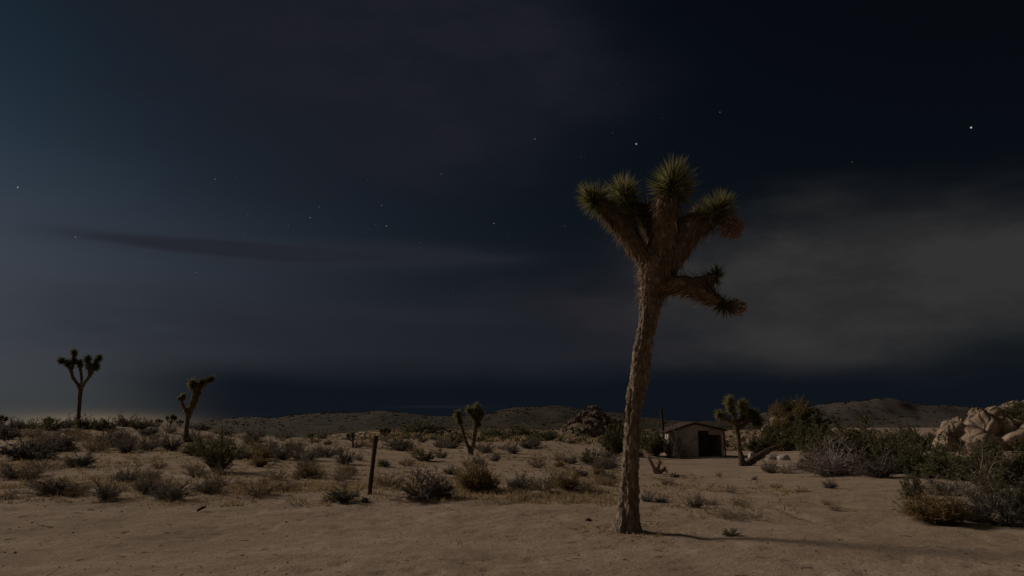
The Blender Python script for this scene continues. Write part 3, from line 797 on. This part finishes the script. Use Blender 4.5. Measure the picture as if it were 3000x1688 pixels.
b = at_y(229, 1246, 53.0); b.z = float(zground(b.x, b.y)) - 0.05
joshua('tall slender joshua tree with three limbs against the sky at far left', b,
  [[(228, 1262, 17, 0), (229, 1236, 12, 0), (233, 1183, 11, 0), (236, 1136, 12, 0)],
   [(236, 1142, 10, 0), (226, 1124, 8, 0), (214, 1106, 8, 0), (205, 1080, 8, 0), (190, 1064, 8, 0)], [(208, 1088, 7, 0), (216, 1060, 8, .2), (217, 1040, 7, .2)],
   [(236, 1140, 10, 0), (239, 1122, 7, .2), (237, 1092, 8, .3), (233, 1070, 8, .3)],
   [(237, 1138, 10, 0), (249, 1120, 8, -.2), (268, 1093, 9, -.3), (276, 1070, 9, -.3), (286, 1055, 7, -.3)], [(262, 1100, 7, -.2), (258, 1060, 7, -.3)]],
  [(181, 1058, (-.8, 0, .6), 14, 0), (200, 1066, (-.2, -.3, .9), 14, 0), (217, 1036, (0, 0, 1), 14, .2), (216, 1058, (0, 0, 1), 13, .2), (234, 1066, (0, 0, 1), 15, .3),
   (258, 1054, (0, -.2, 1), 15, -.3), (288, 1052, (.6, 0, .8), 14, -.3), (279, 1076, (.5, -.3, .5), 17, -.3), (262, 1074, (-.2, 0, 1), 14, .2)],
  0.05, 300, 0.045, dark=range(9), thatch_n=60, thatch_len=0.2)

b = ground_at(543, 1296)
joshua('leaning joshua tree with thick right limb and small left arm in the left distance', b,
  [[(542, 1304, 18, 0), (543, 1290, 15, 0), (547, 1250, 12, 0), (552, 1212, 13, 0)],
   [(551, 1220, 14, 0), (562, 1192, 18, 0), (571, 1168, 20, 0), (577, 1142, 20, 0), (570, 1130, 14, -.1)], [(577, 1148, 14, 0), (592, 1128, 11, .1), (608, 1116, 9, .1)],
   [(551, 1216, 9, 0), (541, 1196, 9, -.1), (533, 1180, 8, -.1), (536, 1166, 7, -.1)]],
  [(565, 1128, (-.2, -.4, .9), 20, -.1), (589, 1124, (.3, .2, .9), 17, .1), (614, 1112, (.8, 0, .5), 15, .1), (536, 1163, (.1, -.2, 1), 11, -.1), (526, 1168, (-.7, 0, .5), 7, -.1), (578, 1150, (.2, -.5, -.2), 14, 0)],
  0.045, 320, 0.04, thatch_n=110, thatch_len=0.2, dark=(1, 2))

b = ground_at(1378, 1334)
joshua('twin stemmed joshua tree before the hills in the middle distance', b,
  [[(1378, 1345, 20, 0), (1378, 1326, 14, 0), (1368, 1300, 10, 0), (1357, 1268, 9, 0), (1350, 1240, 8, 0), (1344, 1222, 8, 0)],
   [(1379, 1332, 13, 0), (1387, 1298, 11, .1), (1392, 1258, 11, .1), (1395, 1226, 10, .1), (1396, 1204, 10, .1)], [(1393, 1250, 10, .1), (1405, 1228, 9, .1), (1408, 1214, 7, .1)],
   [(1392, 1232, 9, .1), (1380, 1212, 8, 0)]],
  [(1342, 1216, (-.2, -.1, 1), 17, 0), (1347, 1236, (-.3, -.4, .6), 14, 0), (1376, 1205, (-.6, -.2, .8), 17, 0), (1396, 1198, (0, 0, 1), 17, .1), (1408, 1216, (.4, 0, .9), 16, .1), (1396, 1226, (-.3, -.6, .4), 15, .1), (1400, 1244, (.3, -.6, .2), 13, .1)],
  0.045, 300, 0.04, thatch_n=110, thatch_len=0.2)

b = ground_at(2178, 1366)
joshua('crooked joshua tree with a leaning second limb beside the cabin', b,
  [[(2178, 1378, 26, 0), (2174, 1356, 20, 0), (2168, 1320, 14, 0), (2162, 1270, 13, 0), (2156, 1238, 14, 0), (2146, 1208, 12, 0), (2140, 1186, 10, 0)],
   [(2158, 1248, 12, 0), (2170, 1216, 11, .2), (2174, 1196, 10, .2)], [(2156, 1242, 10, 0), (2136, 1232, 9, -.1), (2116, 1220, 9, -.1)],
   [(2160, 1256, 11, 0), (2184, 1240, 11, .3), (2202, 1226, 10, .3)],
   [(2178, 1370, 20, 0), (2200, 1352, 20, .2), (2228, 1334, 18, .4), (2256, 1318, 15, .5), (2290, 1306, 12, .6)]],
  [(2138, 1180, (-.1, -.1, 1), 22, 0), (2174, 1192, (.1, 0, 1), 23, .2), (2110, 1217, (-.9, 0, .4), 19, -.1), (2206, 1222, (.5, .1, .8), 24, .3), (2190, 1212, (.2, .2, .9), 22, .5),
   (2140, 1202, (-.5, -.4, .6), 15, -.1), (2216, 1238, (.8, 0, .3), 23, .3), (2176, 1226, (.2, -.6, .5), 20, .1), (2300, 1300, (.9, 0, .4), 18, .6)],
  0.04, 360, 0.036, thatch_n=160, thatch_len=0.2, dark=(3, 4, 6, 7, 8))

def small_joshua(u, v, h, label, lean=0.0, arms=2, y=None):
    if y is None: b = ground_at(u, v)
    else:
        b = at_y(u, v, y); b.z = float(zground(b.x, b.y)) - 0.05; v = HV + (CAM_H - b.z) / px_m(y)
    top = v - h
    lim = [[(u, v + 4, h * .16, 0), (u + lean * .4, v - h * .35, h * .12, 0), (u + lean, top + h * .25, h * .11, 0)]]
    hd = [(u + lean, top + h * .2, (0, 0, 1), h * .26, 0)]
    for a in range(arms):
        sx = (-1, 1, .4)[a] * h * .30
        lim.append([(u + lean * .5, v - h * .4, h * .1, 0), (u + lean * .6 + sx * .7, v - h * .52, h * .09, .1), (u + lean * .6 + sx, v - h * .68, h * .08, .1)])
        hd.append((u + lean * .6 + sx, v - h * .74, (sx / h, 0, 1), h * .2, .1))
    return joshua(label, b, lim, hd, max(0.03, h * px_m(b.y) * .03), 190, max(.02, h * px_m(b.y) * .032), thatch_n=30, thatch_len=0.16, dark=range(6))
small_joshua(143, 1248, 36, 'short dark joshua tree on the skyline left of the tall slender tree', y=54)
small_joshua(4, 1250, 42, 'dark joshua tree on the skyline at the very left edge', y=54)
small_joshua(497, 1250, 38, 'small forked joshua tree on the skyline left of the leaning tree', lean=8, y=56)
small_joshua(466, 1252, 26, 'stubby dark joshua tree on the skyline right of the brush', y=57)
small_joshua(527, 1254, 26, 'rounded little joshua tree touching the leaning tree on the skyline', y=58)
small_joshua(1034, 1312, 46, 'short upright joshua tree left of the post on the plain', arms=1)
small_joshua(1128, 1292, 40, 'small joshua tree on the far plain just right of the post top', arms=2)
small_joshua(914, 1300, 30, 'tiny joshua tree on the far plain before the left hill', arms=1)

# forked dead stump
def stump():
    b = ground_at(1922, 1388); k = px_m(b.y)
    t = thing('dead_yucca', b, 'reddish forked dead yucca stalks on open sand before the cabin', 'dead plant')
    def P(u, v, dy=0): return at_y(u, v, b.y + dy) - b
    mb = MB()
    for L in ([(1924, 1394, 16), (1916, 1374, 13), (1906, 1352, 9), (1898, 1338, 5)], [(1924, 1392, 14), (1928, 1372, 11), (1932, 1356, 7)], [(1924, 1392, 12), (1940, 1380, 10), (1950, 1372, 6)]):
        pts, r = curve_pts([(P(u, v), w * k * .5) for u, v, w in L], 5); mb.tube(pts, r, 7, True, .25)
    link('stalks', mb.mesh('stalks', True), M['flower'], t)
    lf = MB()
    for u, v in ((1900, 1340), (1932, 1356), (1948, 1376), (1926, 1384)): rosette(lf, P(u, v), Vector((0, -.2, 1)), 14 * k, 50, .022)
    link('dry_leaves', lf.mesh('dry_leaves'), M['thatch'], t)
stump()

# ------------------------------------------------------------------ boulders
def boulder_mesh(seed):
    bm = bmesh.new(); bmesh.ops.create_icosphere(bm, subdivisions=4, radius=1.0)
    rd = random.Random(seed)
    cuts = [(Vector((rd.gauss(0, 1), rd.gauss(0, 1), rd.gauss(0, .8))).normalized(), rd.uniform(.6, .9)) for _ in range(12)]
    for v in bm.verts:
        p = v.co.copy()
        for n, d in cuts:
            e = p.dot(n) - d
            if e > 0: p -= n * e * 0.8
        p *= 1 + 0.16 * (float(vnoise(p.x * 2.1 + seed, p.y * 2.1 + p.z * 1.7, seed)) - .5) + 0.16 * (float(vnoise(p.x * 5 + p.z * 4, p.y * 5 - p.z * 3, seed + 5)) - .5)
        v.co = p
    me = bpy.data.meshes.new('boulder'); bm.to_mesh(me); bm.free()
    me.polygons.foreach_set('use_smooth', [True] * len(me.polygons)); me.update()
    return me
BM = {}
def boulder_variant(mat, i):
    if (mat, i) not in BM:
        m = boulder_mesh(40 + i); m.materials.append(M[mat]); BM[(mat, i)] = m
    return BM[(mat, i)]

def heap(name, label, base, wid, dep, hgt, n, size, mat, shape=1.0, peak=0.0, seed=1):
    """pile of boulders whose outline rises to one peak"""
    rd = random.Random(seed)
    t = thing(name, base, label, 'rocks')
    def env(x, y):
        q = abs(x - peak * wid * .5) / (wid * .5 * (1 + (peak if x < peak * wid * .5 else -peak)))
        return hgt * max(0, 1 - q) ** shape * max(0, 1 - (abs(y) / (dep * .5)) ** 2)
    k = 0
    while k < n:
        x, y = rd.uniform(-wid / 2, wid / 2), rd.uniform(-dep / 2, dep * .25)
        H = env(x, y)
        if H <= 0.05: k += 1; continue
        z = H * (1 - 0.55 * rd.random() ** 1.5)
        s = rd.uniform(*size) * (0.7 + 0.6 * (1 - z / hgt))
        o = link('boulder', boulder_variant(mat, k % 6), parent=t, loc=(x, y, max(z - s * .8, s * 0.2)))
        o.scale = (s * rd.uniform(.85, 1.35), s * rd.uniform(.85, 1.2), s * rd.uniform(.7, 1.0)); o.rotation_euler = (rd.uniform(-.4, .4), rd.uniform(-.4, .4), rd.uniform(0, 6))
        k += 1
    # weathered core that the boulders rest on
    nx, ny = 20, 12; V, Fc = [], []
    for j in range(ny + 1):
        for i in range(nx + 1):
            x, y = -wid * .52 + wid * 1.04 * i / nx, -dep * .52 + dep * 1.04 * j / ny
            V.append((x, y, env(x, y) * .66 - .25 + .12 * hgt * float(vnoise(x * 1.1 + seed, y * 1.1, seed))))
    Fc = [(j * (nx + 1) + i, j * (nx + 1) + i + 1, (j + 1) * (nx + 1) + i + 1, (j + 1) * (nx + 1) + i) for j in range(ny) for i in range(nx)]
    link('rock_core', new_mesh('rock_core', V, Fc, True), M[mat], t)
    return t

def base_at(u, y):
    p = at_y(u, HV, y); return Vector((p.x, y, float(zground(p.x, y)) - 0.05))
B = base_at(1742, 130); k = px_m(130)
heap('rock_peak', 'steep triangular rocky peak of small boulders left of the big trunk', B, 215 * k, 10, 96 * k, 330, (.25, .62), 'rock_far', .72, -0.05, 3)
B = base_at(1850, 150); k = px_m(150)
heap('rock_ridge', 'low rocky ridge running behind the big trunk to the cabin', B, 230 * k, 12, 62 * k, 90, (.4, .9), 'rock_far', .8, -0.5, 5)
B = base_at(2335, 78); k = px_m(78)
heap('rock_outcrop', 'rounded boulder outcrop rising behind the right thicket near the cabin', B, 190 * k, 9, 148 * k, 95, (.5, 1.0), 'rock', .62, -0.02, 8)
B = base_at(1292, 120); k = px_m(120)
heap('rock_cluster', 'low cluster of pale boulders left of the twin stemmed joshua tree', B, 90 * k, 5, 28 * k, 26, (.35, .7), 'rock', .6, .3, 12)

def big_boulders():
    y = 44.0; B = base_at(2890, y); k = px_m(y)
    t = thing('boulder_pile', B, 'huge warm brown boulders at the right edge above the thicket', 'rocks')
    for i, (u, v, w, h, dy) in enumerate([(2800, 1282, 86, 105, 0), (2812, 1255, 52, 60, .5), (2880, 1268, 96, 120, -.4), (2868, 1226, 50, 60, -.1), (2908, 1222, 66, 56, -.2), (2935, 1270, 90, 100, -.5), (2955, 1232, 84, 90, .6), (2984, 1205, 80, 56, .9), (2838, 1270, 40, 60, .3),
                                          (3030, 1250, 150, 150, .3), (2768, 1306, 80, 70, -.6), (2850, 1306, 150, 104, -.6), (2960, 1306, 160, 120, -.6), (3110, 1260, 150, 140, .5)]):
        p = at_y(u, v, y + dy) - B
        o = link('boulder', boulder_variant('rock', i % 6), parent=t, loc=p)
        o.scale = (w * k * .60, w * k * .52, h * k * .52); o.rotation_euler = (random.uniform(-.2, .2), random.uniform(-.2, .2), random.uniform(0, 6))
big_boulders()

def rock(u, v, w, h, label, mat='rock', name='rock'):
    p = ground_at(u, v); k = px_m(p.y)
    o = link(name, boulder_variant(mat, int(u) % 6), loc=(p.x, p.y, p.z + h * k * .25)); o.scale = (w * k * .5, w * k * .45, h * k * .55); o.rotation_euler = (0, 0, u)
    o['label'], o['category'] = label, 'rock'
rock(2204, 1346, 34, 26, 'pale rock between the crooked joshua tree and its leaning limb', 'rock_pale')
rock(2262, 1346, 52, 22, 'long pale rock right of the leaning joshua limb', 'rock_pale')
rock(2296, 1348, 40, 18, 'flat pale rock at the right end of the pale rocks', 'rock_pale')
rock(2346, 1354, 18, 14, 'small white rock left of the purple grey dead bush', 'rock_pale')
rock(2325, 1374, 90, 16, 'flat pale slab of rock in front of the other pale rocks', 'rock_pale')
rock(1068, 1472, 22, 17, 'dark stone on the sand left of the post foot', 'rock')
rock(1724, 1526, 22, 9, 'small dark stone on smooth sand left of the big trunk', 'rust')
rock(800, 1362, 24, 10, 'pale stone on sand below the mid plain row', 'rock_pale')
rock(2240, 1296, 34, 26, 'lit boulder behind the crooked joshua tree', 'rock')
rock(2172, 1296, 26, 24, 'small lit boulder right behind the crooked joshua trunk', 'rock')

def stick():
    p = ground_at(590, 1499); k = px_m(p.y); mb = MB()
    mb.tube([(-10 * k, -.04, .02), (-2 * k, 0, .05), (9 * k, .05, .08)], [.02, .028, .016], 6, True, .3)
    mb.tube([(0, 0, .05), (5 * k, -.05, .10)], [.014, .008], 5, True, .3)
    o = link('dead_stick', mb.mesh('dead_stick', True), M['rust'], loc=p); o['label'], o['category'] = 'short dark dead stick lying on the sand at lower left', 'stick'
stick()

# ------------------------------------------------------------------ post
def post():
    b = ground_at(1082, 1450); k = px_m(b.y)
    top = at_y(1101, 1282, b.y) - b
    t = thing('fence_post', b, 'dark weathered leaning post standing in the sand left of centre', 'post')
    mb = MB(); w = 6.2 * k; n = 8
    pts = [top * f + Vector((0, 0, -0.12 if f == 0 else 0)) for f in (0, .15, .3, .45, .6, .75, .9, 1)]
    mb.tube(pts, [w * 1.05, w, w * 1.08, w * .98, w * 1.04, w * .96, w, w * .97], 8, True, .12)
    link('shaft', mb.mesh('shaft', False), M['rust'], t)
    c = MB(); d = top.normalized()
    c.tube([top - d * .10, top - d * .03, top + d * .035], [w * 1.22, w * 1.3, w * 1.05], 8, True, .1)
    link('cap', c.mesh('cap'), M['rust'], t)
post()

# ------------------------------------------------------------------ cabin
def cabin():
    y = 58.0; k = px_m(y)
    B = base_at(2038, y); B.z = CAM_H - (1338 - HV) * k
    t = thing('cabin', B, 'small abandoned plaster cabin with open black doorway and gable roof', 'cabin')
    X = lambda u: (u - 2038) * k
    Z = lambda v: (1338 - v) * k
    x0, x1, xa = X(1962), X(2116), X(2032)
    ze0, ze1, za = Z(1262), Z(1258), Z(1241)
    d0, d1, dz = X(2043), X(2108), Z(1261)
    roofz = lambda x: ze0 + (za - ze0) * (x - x0) / (xa - x0) if x < xa else za + (ze1 - za) * (x - xa) / (x1 - xa)
    th, dep = .16, 4.2
    w = MB()
    w.prism([(x0, -.4), (d0, -.4), (d0, dz), (d0, roofz(d0)), (xa, za), (x0, ze0)], 0, th)
    w.prism([(d0 + .001, dz), (d1, dz), (d1, roofz(d1)), (d0 + .001, roofz(d0))], .002, th)
    w.prism([(d1 + .001, -.4), (x1, -.4), (x1, ze1), (d1 + .001, roofz(d1))], 0, th)
    w.box((x0, th + .001, -.4), (x0 + th, dep, ze0)); w.box((x1 - th, th + .001, -.4), (x1, dep, ze1))
    w.prism([(x0 + th, -.4), (x1 - th, -.4), (x1 - th, ze1), (xa, za - .05), (x0 + th, ze0)], dep - th, dep - .002)
    link('wall', w.mesh('wall'), M['plaster'], t)
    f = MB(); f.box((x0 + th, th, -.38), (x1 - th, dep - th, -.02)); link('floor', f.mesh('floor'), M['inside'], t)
    n = 6                                                    # roof sheets, each a strip down the slope
    for side in (0, 1):
        xa_, xe = (xa, x0 - .28) if side == 0 else (xa, x1 + .18)
        za_, ze = za + .05, (roofz(x0) - .1 if side == 0 else roofz(x1) - .02)
        for i in range(n):
            ya, yb = -.32 + i * (dep + .6) / n, -.32 + (i + 1) * (dep + .6) / n - .02
            lift = .012 * (i % 2) + random.uniform(0, .012)
            m = MB(); P = [(xa_, za_ + lift), (xe, ze + lift), (xe, ze + lift + .035), (xa_, za_ + lift + .035)]
            if side == 1: P = P[::-1]
            m.prism(P[::-1], ya, yb); link('roof_sheet', m.mesh('roof_sheet'), M['roofing'], t)
        m = MB(); P = [(xa_, za_ - .012), (xe, ze - .012), (xe, ze - .13), (xa_, za_ - .13)]
        if side == 1: P = P[::-1]
        m.prism(P, -.30, -.25); link('fascia_board', m.mesh('fascia_board'), M['roofing'], t)
    pb = MB(); pb.box((X(2073), -.03, Z(1273)), (d1 + .02, -.003, Z(1255))); link('lintel_board', pb.mesh('lintel_board'), M['board'], t)
    dj = MB(); dj.box((X(2098), .02, -.02), (d1, th - .02, Z(1275))); link('door_frame', dj.mesh('door_frame'), M['roofing'], t)
    st = MB(); st.box((X(2078), -.25, -.3), (X(2098), .06, Z(1331))); link('door_step', st.mesh('door_step'), M['plaster'], t)
    po = MB(); po.tube([(X(2119), -.05, -.4), (X(2117), -.05, Z(1262))], [.055, .05], 8); link('corner_post', po.mesh('corner_post'), M['roofing'], t)
    pp = MB(); zb = Z(1262)
    pp.tube([(X(1955) , 1.2, zb - .5), (X(1953), 1.2, Z(1225)), (X(1951), 1.2, Z(1206))], [.105, .10, .10], 10)
    pipe = link('stove_pipe', pp.mesh('stove_pipe'), M['rust'], t)
    cp = MB(); cp.tube([(X(1951), 1.2, Z(1206)), (X(1950.5), 1.2, Z(1202))], [.14, .12], 10); link('pipe_cap', cp.mesh('pipe_cap'), M['rust'], pipe)
    # wash of pale debris under the wall
cabin()

# ------------------------------------------------------------------ shrubs: named, then groups
for row in NAMED: shrub(*row)

crest = [(30, 62, 30), (95, 70, 26), (185, 60, 24), (262, 75, 30), (205, 46, 34), (318, 70, 28), (372, 62, 36), (410, 60, 28), (440, 52, 22), (300, 50, 22), (60, 60, 24), (150, 70, 30), (590, 60, 20), (655, 60, 18)]
for i, (u, w, h) in enumerate(crest):
    y = 50 + (i * 3.7) % 8
    p = base_at(u, y)
    shrub('green' if i % 2 else 'dark', u, 0, w, h * 1.15, ('green' if i % 2 else 'dark purple') + ' brush on the left skyline ' + ('left of the tall slender joshua tree' if u < 229 else 'between the two left joshua trees' if u < 545 else 'right of the leaning joshua tree'), 'brush along the left skyline', pos=p, one=True)
ADJ = dict(dry='dry brown scrub', dark='dark purple scrub', grey='dusty grey scrub', green='green scrub', yellow='straw yellow tuft', oak='leafy green brush')
def scatter(n, u0, u1, v0, v1, kinds, wr, size, places, group, pw=1.0):
    """places: (right limit in photo pixels, phrase) telling where a plant stands"""
    for i in range(n):
        u = random.uniform(u0, u1); v = v0 + (v1 - v0) * random.random() ** pw
        p = ground_at(u, v)
        w = random.uniform(*wr) / px_m(p.y); kd = random.choice(kinds)
        where = next(ph for lim, ph in places if u <= lim)
        shrub(kd, u, v, w, w * random.uniform(.45, .75), f'{size} {ADJ[kd]} {where}', f'{group}: {ADJ[kd]} {where}', one=True)
PLAIN = [(760, 'on the far plain behind the fan shaped creosote bush'), (1030, 'on the far plain above the mid plain row'), (1370, 'on the far plain between post and twin stemmed joshua tree'),
         (1660, 'on the far plain between twin stemmed joshua tree and rocky peak'), (3000, 'on the far plain below the rocky peak')]
SLOPE = [(235, 'on the slope left of the tall slender joshua tree'), (545, 'on the slope between the two left joshua trees'), (3000, 'on the slope right of the leaning joshua tree')]
NEAR = [(1000, 'on the sand bank left of the post'), (1340, 'on the sand around the large blue grey bush'), (3000, 'on the sand between rabbitbrush and the big trunk')]
scatter(60, 560, 1790, 1270, 1345, ['dry', 'dry', 'grey', 'dry', 'green', 'dark', 'grey'], (.5, 1.3), 'small', PLAIN, 'scrub on the far plain', 1.3)
scatter(30, 0, 560, 1262, 1330, ['dry', 'dry', 'grey', 'dry', 'dark'], (.6, 1.3), 'small', SLOPE, 'scrub on the left slope')
scatter(24, 600, 1800, 1350, 1440, ['dry', 'dry', 'grey', 'yellow'], (.3, .8), 'low', NEAR, 'tufts on the sand bank')
scatter(18, 0, 620, 1370, 1470, ['dry', 'dry', 'grey'], (.3, .8), 'low', [(3000, 'on the bare sand at lower left')], 'tufts at lower left')
scatter(12, 1880, 2500, 1380, 1500, ['dry', 'dry', 'grey'], (.18, .42), 'tiny', [(3000, 'on the open sand right of the big trunk')], 'tufts on the right sand')
scatter(30, 2060, 2900, 1296, 1325, ['oak', 'green', 'dark'], (1.2, 2.4), 'far', [(2420, 'between the cabin and the rounded outcrop'), (3000, 'between the rounded outcrop and the right boulders')], 'far brush on the right')
oc = [(2282, 1225, 46, 40, 77), (2300, 1205, 44, 36, 78), (2340, 1196, 62, 34, 76.5), (2352, 1222, 50, 40, 75.5), (2318, 1240, 50, 36, 75), (2376, 1225, 54, 38, 76), (2290, 1262, 60, 40, 74.5), (2350, 1256, 56, 36, 74.5), (2400, 1255, 66, 44, 75), (2330, 1280, 70, 36, 74), (2262, 1285, 60, 40, 74)]
for i, (u, v, w, h, y) in enumerate(oc):
    shrub('green' if i % 3 else 'yellow', u, v, w, h, ('olive' if i % 3 else 'yellowish') + ' bush growing on the rounded boulder outcrop', 'bushes on the outcrop', pos=at_y(u, v, y - .6), one=True)
for i, (u, v, w, h, y) in enumerate([(2965, 1216, 60, 34, 43), (3000, 1232, 60, 40, 42.5), (2985, 1195, 40, 20, 44)]):
    shrub('green', u, v, w, h, 'olive bush growing among the huge boulders at the right edge', 'bushes on the right boulders', pos=at_y(u, v, y - .3), one=True)

# pale bare branches in the right thicket
def bare_branch():
    b = ground_at(2890, 1440); t = thing('bare_branches', b, 'pale leafless branches sticking out of the right thicket', 'branch')
    def P(u, v, dy=0): return at_y(u, v, b.y + dy) - b
    for L in ([(2884, 1444, 6), (2872, 1390, 5), (2880, 1340, 4), (2876, 1300, 2)], [(2875, 1384, 4), (2850, 1366, 4), (2828, 1372, 2)], [(2890, 1444, 6), (2915, 1396, 4), (2950, 1388, 2)], [(2887, 1444, 6), (2905, 1368, 4), (2930, 1352, 3), (2960, 1352, 2)]):
        mb = MB(); pts, r = curve_pts([(P(u, v, -.1 * i), w * px_m(b.y) * .5) for i, (u, v, w) in enumerate(L)], 4); mb.tube(pts, r, 5, True, .2)
        link('branch', mb.mesh('branch', True), M['twig_pale'], t)
bare_branch()

# ------------------------------------------------------------------ stuff: straw litter and pebbles
def litter():
    mb = MB()
    for i in range(9500):
        q = random.random()
        if q < .70: u, v = random.uniform(-60, 1850), 1290 + 195 * random.random() ** .8
        elif q < .82: u, v = random.uniform(1330, 1800), random.uniform(1436, 1480)
        elif q < .88: u, v = random.uniform(1880, 2350), random.uniform(1370, 1520)
        else: continue
        d = ray(u, v); y = CAM_H / (-d.z) * d.y if d.z < -.01 else 60
        x = d.x / d.y * y
        if vnoise(x / 2.6, y / 2.6, 77) < .5 and random.random() < .7: continue
        z = float(zground(x, y)); h = random.uniform(.03, .14) * (1 + y * .012)
        for j in range(8):
            a = random.uniform(0, 6.28); o = Vector((math.cos(a), math.sin(a), random.uniform(.3, 2.0)))
            mb.blade(Vector((x + random.gauss(0, .06), y + random.gauss(0, .06), z - .01)), o, h * random.uniform(.6, 1.3), .006 + .0007 * y)
    tb = ground_at(1840, 1556)
    for i in range(170):                                     # shed leaves round the foot of the big tree
        a, rr = random.uniform(0, 6.28), .18 + abs(random.gauss(0, .45))
        x, y = tb.x + math.cos(a) * rr, tb.y + math.sin(a) * rr
        mb.blade(Vector((x, y, float(zground(x, y)) + .006)), Vector((random.uniform(-1, 1), random.uniform(-1, 1), random.uniform(0, .25))), random.uniform(.08, .22), .013)
    link('dry_grass', mb.mesh('dry_grass'), M['straw'], kind='stuff')
    for nm, mat, n in (('far_scrub', 'green', 1500), ('far_dry_scrub', 'dry', 1300)):
        fb = MB()
        for i in range(n):
            y = 75 * (330 / 75) ** random.random(); x = random.uniform(-.42, .5) * y
            z = float(zground(x, y)); s = random.uniform(.4, 1.0)
            for j in range(16):
                a = random.uniform(0, 6.28); o = Vector((math.cos(a), math.sin(a), random.uniform(.1, 1.6)))
                fb.blade(Vector((x + random.gauss(0, .3) * s, y + random.gauss(0, .3) * s, z + random.uniform(0, .35) * s)), o, s * random.uniform(.4, .8), .22 * s)
        link(nm, fb.mesh(nm), M[mat], kind='stuff')
    hs = MB()
    for i in range(2600):
        p = Vector(random.choice(HILLV)); p.x += random.uniform(-1.2, 1.2); s = random.uniform(.5, 1.2) * (p.y / 420)
        for j in range(7):
            a = random.uniform(0, 6.28); o = Vector((math.cos(a), math.sin(a), random.uniform(.2, 1.4)))
            hs.blade(p + Vector((random.gauss(0, .4) * s, random.gauss(0, .4) * s, -.1)), o, s * random.uniform(.6, 1.2), .6 * s)
    link('hillside_scrub', hs.mesh('hillside_scrub'), M['far_brush'], kind='stuff')
    tw = MB()
    for i in range(420):                                     # broken twigs on the sand
        y = 4.5 + 16 * random.random() ** 1.3; x = random.uniform(-.8, .8) * y; a = random.uniform(0, 6.28); l = random.uniform(.04, .16)
        p = Vector((x, y, float(zground(x, y)) + .004)); q = p + Vector((math.cos(a) * l, math.sin(a) * l, 0)); q.z = float(zground(q.x, q.y)) + random.uniform(.004, .02)
        tw.tube([p, p.lerp(q, .5) + Vector((random.gauss(0, .008), random.gauss(0, .008), .004)), q], [.004, .004, .002], 4)
    link('twig_litter', tw.mesh('twig_litter'), M['twig'], kind='stuff')
    pb = MB()
    for i in range(3400):
        y = 4 + 26 * random.random() ** 1.2; x = random.uniform(-.85, .85) * y
        z = float(zground(x, y)); s = random.uniform(.005, .016) * (1.8 if random.random() < .05 else 1) * (1 + .02 * y)
        q = [Vector((random.uniform(.7, 1.3) * c[0], random.uniform(.7, 1.3) * c[1], random.uniform(.4, .7) * c[2])) * s for c in ((1, 0, 0), (0, 1, 0), (-1, 0, 0), (0, -1, 0), (0, 0, 1), (0, 0, -1))]
        pb.add([(x + v.x, y + v.y, z + v.z + s * .1) for v in q], [(0, 1, 4), (1, 2, 4), (2, 3, 4), (3, 0, 4), (1, 0, 5), (2, 1, 5), (3, 2, 5), (0, 3, 5)])
    link('pebbles', pb.mesh('pebbles'), M['pebble'], kind='stuff')
litter()
